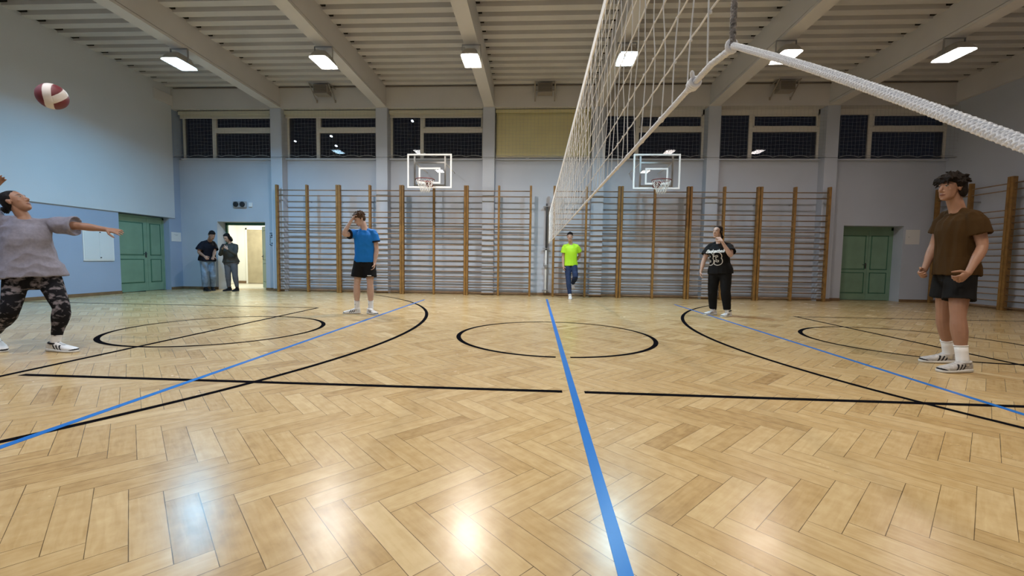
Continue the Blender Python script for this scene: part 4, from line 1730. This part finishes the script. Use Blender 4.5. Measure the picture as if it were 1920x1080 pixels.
# ---- the player in brown
def brown():
    J = dict(head=(-0.078, 0.012, 1.765), neck=(0.005, 0.026, 1.575), shL=(0.020, -0.142, 1.470), elL=(0.055, -0.205, 1.190), wrL=(-0.100, -0.245, 0.940), haL=(-0.201, -0.265, 0.870),
             shR=(0.045, 0.180, 1.495), elR=(0.005, 0.235, 1.215), wrR=(-0.125, 0.175, 0.965), haR=(-0.215, 0.130, 0.892),
             hipL=(0.000, -0.075, 0.935), knL=(-0.060, -0.140, 0.520), anL=(-0.030, -0.185, 0.125), toL=(-0.268, -0.232, 0.0), heL=(0.022, -0.195, 0.0),
             hipR=(0.035, 0.090, 0.945), knR=(0.040, 0.120, 0.530), anR=(0.170, 0.172, 0.125), toR=(-0.060, 0.205, 0.0), heR=(0.225, 0.172, 0.0))
    p = person((4.12, 4.45), 'young man in a brown t-shirt and black shorts standing at the right, looking left')
    R = Rig(J, None, 1.04, (-.985, -.16, -.02), (0, 0, 1), MALE, .96, 1.06)
    obj_from(build_body(R, SKIN_B, HAIR_D, .0050, dict(L=dict(n=(-.2, .9, .1), lat=(-.55, -.2, .6), curl=.95), R=dict(n=(.1, -.9, .1), lat=(-.5, .3, .6), curl=1.05))), 'body', p)
    obj_from(hair_mesh(R, HAIR_D, 'shaggy', 11, .0060), 'hair', p)
    obj_from(tshirt(R, BROWNT, -.05, .60, .008, .020, .030, (.076, .085), fold(3, .015, 9, 1.8)), 't_shirt', p)
    neckband(R, BROWNT, p, .074, -.02)
    obj_from(trousers(R, CLOTHBLK, .62, (.104, .116), .008, .016, fold(5, .008, 6, 3)), 'shorts', p)
    for sd in 'LR':
        sock(R, sd, SOCKW, p, .125, .046)
        shoe(R, sd, (SHGREY, SOLEW, INKD, SHGREY), p, 1.12, True)
brown()

# ---- the player in blue
def blue():
    J = dict(head=(0.018, -0.045, 1.690), neck=(0.085, 0.000, 1.530), shR=(-0.068, -0.030, 1.445), elR=(-0.195, -0.250, 1.405), wrR=(-0.080, -0.170, 1.665), haR=(-0.030, -0.130, 1.760),
             shL=(0.240, 0.020, 1.465), elL=(0.288, 0.040, 1.160), wrL=(0.276, -0.030, 0.915), haL=(0.273, -0.060, 0.820),
             hipR=(-0.002, 0.000, 0.945), knR=(-0.048, -0.045, 0.525), anR=(-0.060, -0.012, 0.120), toR=(-0.285, -0.065, 0.0), heR=(-0.015, -0.010, 0.0),
             hipL=(0.160, 0.020, 0.945), knL=(0.192, -0.025, 0.530), anL=(0.180, 0.025, 0.125), toL=(0.355, -0.155, 0.0), heL=(0.140, 0.020, 0.0))
    p = person((-3.16, 7.54), 'young man in a bright blue t-shirt and black shorts, hand on his lowered head')
    R = Rig(J, None, 1.0, (-.62, -.66, -.42), (0, 0, 1), MALE, .94, 1.0)
    obj_from(build_body(R, SKIN_C, HAIR_M, .0060, dict(L=dict(n=(-.7, -.4, 0), lat=(-.2, -1, 0), curl=.55), R=dict(n=(.75, .25, -.45), lat=(-.3, .9, .3), curl=.5))), 'body', p)
    obj_from(hair_mesh(R, HAIR_M, 'curly', 21, .0066), 'hair', p)
    sh = obj_from(tshirt(R, BLUET, -.02, .52, .009, .018, .022, (.078, .088), fold(8, .012, 7, 4.0)), 't_shirt', p)
    neckband(R, BLUET, p, .076)
    for sd in 'LR':
        a, b = R.J['sh' + sd], R.J['el' + sd]
        mb = MB()
        mb.tube([lerp(a, b, .48), lerp(a, b, .56)], .089, 18, cap=False)
        obj_from(mb.mesh('sleeve_cuff', [NAVYBLK], True), 'sleeve_cuff', sh)
    so = obj_from(trousers(R, CLOTHBLK, .68, (.106, .120), .009, .016, fold(9, .006, 6, 3)), 'shorts', p)
    mb = MB()
    c = lerp(R.J['hipL'], R.J['knL'], .60) + np.array([.035, -.122, 0])
    mb.bbox(c[0] - .035, c[0] + .035, c[1] - .004, c[1] + .012, c[2] - .007, c[2] + .007, .002)
    obj_from(mb.mesh('print', [PAPER]), 'print', so)
    for sd in 'LR':
        k = sock(R, sd, SOCKW, p, .115, .046)
        an = R.J['an' + sd]
        mb = MB()
        x0 = an + np.array([-.008, -.048, .045])
        mb.add([x0 + (-.02, 0, 0), x0 + (.02, 0, 0), x0 + (0, .001, .030), x0 + (-.02, .01, 0), x0 + (.02, .01, 0), x0 + (0, .011, .030)], [(0, 1, 2), (3, 5, 4), (0, 3, 4, 1), (1, 4, 5, 2), (2, 5, 3, 0)])
        obj_from(mb.mesh('logo', [INKD]), 'logo', k)
        shoe(R, sd, (SHWHITE, SOLEW, INKD, SHWHITE), p, 1.05, True)
blue()

# ---- the person in lime
def lime():
    J = dict(head=(-0.034, 0.130, 1.655), neck=(-0.005, 0.205, 1.490), shR=(-0.172, 0.200, 1.395), elR=(-0.200, 0.225, 1.105), wrR=(-0.192, 0.140, 0.865), haR=(-0.185, 0.100, 0.775),
             shL=(0.172, 0.220, 1.405), elL=(0.270, 0.350, 1.165), wrL=(0.150, 0.400, 0.985), haL=(0.070, 0.400, 0.945),
             hipR=(-0.070, 0.220, 0.890), knR=(-0.058, 0.020, 0.490), anR=(-0.020, -0.110, 0.105), toR=(-0.020, -0.290, 0.0), heR=(-0.008, -0.035, 0.0),
             hipL=(0.095, 0.240, 0.890), knL=(0.120, -0.120, 0.590), anL=(0.085, 0.285, 0.395), toL=(0.080, 0.180, 0.250), heL=(0.088, 0.395, 0.370))
    p = person((0.94, 11.5), 'young man in a lime yellow t-shirt leaning on the wall bars, one foot raised')
    R = Rig(J, None, .97, (-.10, -1, .02), (0, 0, 1), MALE, .97, .98)
    obj_from(build_body(R, SKIN_A, HAIR_B, .0072, dict(L=dict(n=(0, -1, 0), lat=(0, .2, 1), curl=.4), R=dict(n=(.8, .2, 0), lat=(.1, -1, 0), curl=.5))), 'body', p)
    obj_from(hair_mesh(R, HAIR_B, 'short', 31, .0075), 'hair', p)
    obj_from(tshirt(R, LIME, -.02, .58, .010, .020, .024, (.080, .090), fold(12, .007, 8, 3)), 't_shirt', p)
    neckband(R, LIME, p)
    obj_from(trousers(R, JEANSD, 1.94, (.100, .072, .052, .006), .010, .012, fold(13, .006, 9, 6), 'jeans'), 'jeans', p)
    for sd in 'LR':
        sock(R, sd, SOCKW, p, .06)
        shoe(R, sd, (SHWHITE, SOLEW, INKD, SHWHITE), p, 1.0)
lime()

# ---- the player in black
def black():
    J = dict(head=(-0.080, -0.025, 1.588), neck=(-0.028, 0.025, 1.432), shR=(-0.140, 0.145, 1.320), elR=(-0.255, 0.120, 1.050), wrR=(-0.325, 0.060, 0.830), haR=(-0.335, 0.030, 0.745),
             shL=(0.115, -0.105, 1.335), elL=(0.075, -0.290, 1.130), wrL=(-0.085, -0.245, 1.410), haL=(-0.135, -0.170, 1.500),
             hipR=(-0.060, 0.070, 0.860), knR=(-0.090, 0.050, 0.480), anR=(-0.050, 0.100, 0.110), toR=(-0.222, 0.060, 0.0), heR=(0.012, 0.125, 0.0),
             hipL=(0.092, -0.050, 0.860), knL=(0.075, -0.130, 0.485), anL=(0.122, -0.130, 0.115), toL=(-0.015, -0.230, 0.0), heL=(0.190, -0.100, 0.0))
    p = person((3.5, 8.35), 'woman in a black number 33 shirt and black trousers, hand raised to her mouth')
    R = Rig(J, None, .95, (-.80, -.58, .04), (0, 0, 1), FEM, 1.14, .96)
    obj_from(build_body(R, SKIN_C, HAIR_D, .0064, dict(L=dict(n=(.05, .8, -.55), lat=(-.9, .1, .1), curl=.35), R=dict(n=(.6, -.3, 0), lat=(-.3, -1, 0), curl=.6)), True), 'body', p)
    obj_from(hair_mesh(R, HAIR_D, 'tied', 41, .0068), 'hair', p)
    me = tshirt(R, CLOTHBLK, -.12, .62, .009, .024, .022, (.086, .104), fold(15, .009, 7, 3))
    sh = obj_from(me, 't_shirt', p)
    neckband(R, CLOTHBLK, p)
    fw = np.cross(R.latS, R.up)
    org = lerp(R.hc, R.sc, .47) + R.latS * -.045
    project_text('33', .30, me, org, R.latS, R.up, fw, PAPER, 'number', sh, .023, .005)
    project_text('33', .30, me, org, R.latS, R.up, fw, CLOTHBLK, 'number_fill', sh, .011, .009)
    project_text('Basketball', .085, me, lerp(R.hc, R.sc, .80) + R.latS * -.030, R.latS, R.up, fw, PAPER, 'lettering', sh, .003, .005, .35)
    obj_from(trousers(R, CLOTHBLK, 1.95, (.118, .092, .070, .004), .010, .018, fold(16, .007, 8, 5), 'trousers'), 'trousers', p)
    for sd in 'LR':
        sock(R, sd, SOCKW, p, .05)
        shoe(R, sd, (SHWHITE, SOLEW, INKD, INKD), p, 1.0, True, True)
black()

# ---- the serving player on the left
def server():
    rx, ry = -5.10, 4.08
    W_ = dict(head=(-5.222, 4.050, 1.512), neck=(-5.188, 4.075, 1.372), shL=(-5.045, 4.190, 1.305), elL=(-4.800, 4.270, 1.298), wrL=(-4.560, 4.320, 1.268), haL=(-4.455, 4.350, 1.250),
              shR=(-5.310, 3.965, 1.300), elR=(-5.500, 3.960, 1.470), wrR=(-5.400, 4.000, 1.655), haR=(-5.352, 4.020, 1.735),
              hipL=(-5.055, 4.150, .775), knL=(-4.850, 4.100, .440), anL=(-4.935, 4.095, .118), toL=(-4.690, 4.070, 0.0), heL=(-5.000, 4.090, 0.0),
              hipR=(-5.225, 4.020, .775), knR=(-5.165, 3.900, .425), anR=(-5.520, 4.020, .175), toR=(-5.370, 3.980, .0), heR=(-5.600, 4.040, .09))
    J = {k: (v[0] - rx, v[1] - ry, v[2]) for k, v in W_.items()}
    p = person((rx, ry), 'woman in a grey t-shirt and camouflage leggings looking up at the ball')
    R = Rig(J, None, .97, (.84, .20, .52), (-.50, -.1, .85), FEM, 1.02, 1.0)
    obj_from(build_body(R, SKIN_B, HAIR_B, .0052, dict(L=dict(n=(.15, .62, -.75), lat=(.2, -.8, -.55), curl=.22, spread=.03), R=dict(n=(.8, -.2, .1), lat=(.2, -.9, .2), curl=.25)), True), 'body', p)
    obj_from(hair_mesh(R, HAIR_B, 'bun', 51, .0060), 'hair', p)
    obj_from(tshirt(R, GREYT, -.03, .86, .009, .030, .070, (.084, .104), fold(18, .020, 5, 4.5)), 't_shirt', p)
    neckband(R, GREYT, p)
    obj_from(trousers(R, CAMO, 1.86, (.105, .070, .046, .012), .008, .018, fold(19, .003, 12, 8), 'leggings'), 'leggings', p)
    for sd in 'LR':
        sock(R, sd, SOCKW, p, .06, .042)
        shoe(R, sd, (SHWHITE, SOLEW, INKD, INKD), p, 1.0, True)
server()

# ---- the two people by the open doorway
def doorway_man():
    J = dict(head=(0.262, -0.120, 1.585), neck=(0.135, -0.040, 1.462), shR=(0.005, -0.160, 1.362), elR=(-0.040, -0.250, 1.110), wrR=(0.215, -0.360, 1.000), haR=(0.300, -0.380, 0.945),
             shL=(0.070, 0.170, 1.385), elL=(0.190, 0.060, 1.120), wrL=(0.290, -0.130, 0.990), haL=(0.330, -0.200, 0.950),
             hipR=(-0.052, -0.050, 0.900), knR=(-0.010, -0.090, 0.490), anR=(-0.055, -0.030, 0.105), toR=(0.165, -0.150, 0.0), heR=(-0.085, -0.010, 0.0),
             hipL=(0.030, 0.105, 0.900), knL=(0.120, 0.060, 0.500), anL=(-0.010, 0.200, 0.110), toL=(0.130, 0.060, 0.0), heL=(-0.050, 0.235, 0.0))
    p = person((-9.45, 11.8), 'man in a black t-shirt and pale blue jeans bending towards the phone by the doorway')
    R = Rig(J, None, 1.0, (.82, -.42, -.40), (.1, 0, 1), MALE, 1.12, 1.0)
    obj_from(build_body(R, SKIN_B, HAIR_B, .0075, dict(L=dict(n=(0, .4, -1), lat=(.4, -.6, .5), curl=.4), R=dict(n=(0, .6, -.6), lat=(.5, -.1, .8), curl=.5))), 'body', p)
    obj_from(hair_mesh(R, HAIR_B, 'short', 61, .0078), 'hair', p)
    obj_from(tshirt(R, NAVYBLK, -.06, .75, .010, .026, .026, (.092, .108), fold(22, .008, 6, 3)), 't_shirt', p)
    neckband(R, NAVYBLK, p)
    obj_from(trousers(R, JEANSL, 1.95, (.108, .084, .070, .004), .010, .012, fold(23, .009, 8, 6), 'jeans'), 'jeans', p)
    for sd in 'LR':
        shoe(R, sd, (CLOTHBLK, SOLED, CLOTHBLK, CLOTHBLK), p, 1.05, False, True)
doorway_man()

def phone_woman():
    J = dict(head=(0.092, -0.065, 1.535), neck=(0.108, 0.020, 1.395), shR=(-0.075, 0.010, 1.300), elR=(-0.070, -0.130, 1.060), wrR=(0.120, -0.290, 1.230), haR=(0.160, -0.330, 1.300),
             shL=(0.270, 0.040, 1.310), elL=(0.365, -0.110, 1.070), wrL=(0.270, -0.310, 1.215), haL=(0.205, -0.345, 1.285),
             hipR=(0.035, 0.020, 0.840), knR=(0.060, -0.025, 0.470), anR=(0.040, 0.030, 0.110), toR=(-0.010, -0.130, 0.0), heR=(0.060, 0.080, 0.0),
             hipL=(0.195, 0.040, 0.840), knL=(0.250, 0.000, 0.470), anL=(0.265, 0.055, 0.110), toL=(0.275, -0.120, 0.0), heL=(0.262, 0.100, 0.0))
    p = person((-8.95, 11.9), 'woman in a charcoal sweater and grey trousers holding a phone in the doorway')
    R = Rig(J, None, .94, (-.10, -.78, -.52), (0, 0, 1), FEM, 1.16, .97)
    obj_from(build_body(R, SKIN_A, HAIR_B, .0075, dict(L=dict(n=(-.6, .5, .2), lat=(-.2, -.4, 1), curl=.9), R=dict(n=(.6, .5, .2), lat=(.2, -.4, 1), curl=.9)), True), 'body', p)
    obj_from(hair_mesh(R, HAIR_B, 'long', 71, .0078), 'hair', p)
    obj_from(tshirt(R, GREYK, -.02, 1.94, .010, .028, .016, (.086, .090), fold(25, .008, 7, 4), 'sweater'), 'sweater', p)
    neckband(R, GREYK, p, .068, .2, .014)
    obj_from(trousers(R, GREYP, 1.95, (.108, .078, .052, .006), .010, .012, fold(26, .006, 9, 6), 'trousers'), 'trousers', p)
    for sd in 'LR':
        shoe(R, sd, (CLOTHBLK, SOLED, CLOTHBLK, CLOTHBLK), p, .98, False, True)
    o = empty('phone', (-8.95 + .182, 11.9 - .375, 1.30), 'dark phone held up by the woman in the charcoal sweater', 'phone')
    o.rotation_euler = (-.75, 0, 0)
    k = MB()
    k.bbox(-.036, .036, -.004, .004, -.072, .072, .003)
    k.build('body', BLACKPL, o)
    k = MB()
    k.box(-.033, .033, .004, .0048, -.066, .066)
    k.build('screen', mat('phone screen', (0.03, 0.035, 0.045), 0.1), o)
phone_woman()


# ------------------------------------------------------------------ ball
def ball():
    bm = bmesh.new()
    bmesh.ops.create_icosphere(bm, subdivisions=6, radius=0.104)
    def nrm(v):
        v = np.array(v, float)
        return v / np.linalg.norm(v)
    cam = nrm(np.array([0, 0, 1.0]) - np.array([-4.155, 3.522, 2.345]))
    right = nrm(np.cross(cam, (0, 0, 1)) * -1)
    up = nrm(np.cross(right, cam)) * 1
    if up[2] < 0:
        up = -up
    hub = nrm(cam * 0.86 - right * 0.22 - up * 0.42)
    e1 = nrm(np.cross(hub, cam))
    dirs = []
    for a in (98, 36, -95):
        d = right * math.cos(math.radians(a)) + up * math.sin(math.radians(a))
        d = nrm(d - hub * (d @ hub))
        dirs.append((d, np.cross(hub, d)))
    mi = []
    for f in bm.faces:
        c = nrm(f.calc_center_median())
        m = 0
        for d, s_ in dirs:
            # strips run from the hub over the ball to the far pole
            if c @ d > -0.02 and abs(c @ s_) < 0.27:
                m = 1
        mi.append(m)
    for v in bm.verts:
        c = nrm(v.co)
        edge = min(abs(abs(c @ s_) - 0.27) if c @ d > 0 else 1 for d, s_ in dirs)
        v.co = Vector(c * (0.104 - 0.0018 * math.exp(-(edge / 0.03) ** 2)))
    me = bpy.data.meshes.new('ball')
    bm.to_mesh(me)
    bm.free()
    me.materials.append(mat('maroon ball leather', (0.13, 0.012, 0.022), 0.5, bump=0.25, bscale=600))
    me.materials.append(mat('white ball leather', (0.66, 0.62, 0.62), 0.5, bump=0.25, bscale=600))
    me.polygons.foreach_set('material_index', mi)
    me.polygons.foreach_set('use_smooth', [True] * len(me.polygons))
    o = bpy.data.objects.new('ball', me)
    COL.objects.link(o)
    o.location = (-4.155, 3.522, 2.345)
    tag(o, 'maroon and white panelled ball in the air above the serving player', 'ball')
ball()

# ------------------------------------------------------------------ night outside
k_mat = emit('distant lamp glow', (0.8, 0.95, 1.0), 6)
SPOT = [(-0.5655, 0.2686, 70), (-0.583, 0.243, 70), (-0.478, 0.279, 60), (-0.4665, 0.257, 60), (-0.287, 0.312, 55)]
for (sx, sz, D) in SPOT:
    o = empty('street_lamp', (sx * D, D, -6), 'lit street lamp far outside the dark left windows', 'street lamp', 'street lamps outside')
    h = 1 + sz * D + 6
    k = MB()
    k.tube([(0, 0, 0), (0, 0, h + 0.3)], 0.08, 8)
    k.tube([(0, 0, h + 0.3), (0, -1.0, h + 0.35)], 0.05, 8)
    k.build('pole', DARKST, o)
    k = MB()
    k.bbox(-0.10, 0.10, -1.2, -0.8, h + 0.06, h + 0.22, 0.02)
    k.build('lantern', k_mat, o)
W = bpy.data.worlds.new('night')
SC.world = W
W.use_nodes = True
W.node_tree.nodes['Background'].inputs['Color'].default_value = (0.004, 0.005, 0.008, 1)
W.node_tree.nodes['Background'].inputs['Strength'].default_value = 1.0

# ------------------------------------------------------------------ camera
def cam_axes(yaw, pitch, roll):
    cy, sy, cp, sp = math.cos(yaw), math.sin(yaw), math.cos(pitch), math.sin(pitch)
    fwd = np.array([-sy * cp, cy * cp, -sp])
    right = np.array([cy, sy, 0])
    down = np.cross(fwd, right)
    cr, sr = math.cos(roll), math.sin(roll)
    return cr * right + sr * down, -sr * right + cr * down, fwd
r_, d_, f_ = cam_axes(*np.radians([3.139, 3.682, -0.806]))
cd = bpy.data.cameras.new('camera')
cd.sensor_width = 36
cd.lens = 800 / 1920 * 36
cd.clip_start = 0.03
cd.clip_end = 300
co = bpy.data.objects.new('camera', cd)
M4 = Matrix.Identity(4)
for i in range(3):
    M4[i][0], M4[i][1], M4[i][2] = r_[i], -d_[i], -f_[i]
M4[2][3] = 1.0
co.matrix_world = M4
COL.objects.link(co)
SC.camera = co

SC.view_settings.view_transform = 'Standard'
SC.view_settings.look = 'None'
SC.view_settings.gamma = 1
SC.view_settings.exposure = 0.36
SC.cycles.use_denoising = True
SC.cycles.max_bounces = 8
SC.cycles.sample_clamp_indirect = 6
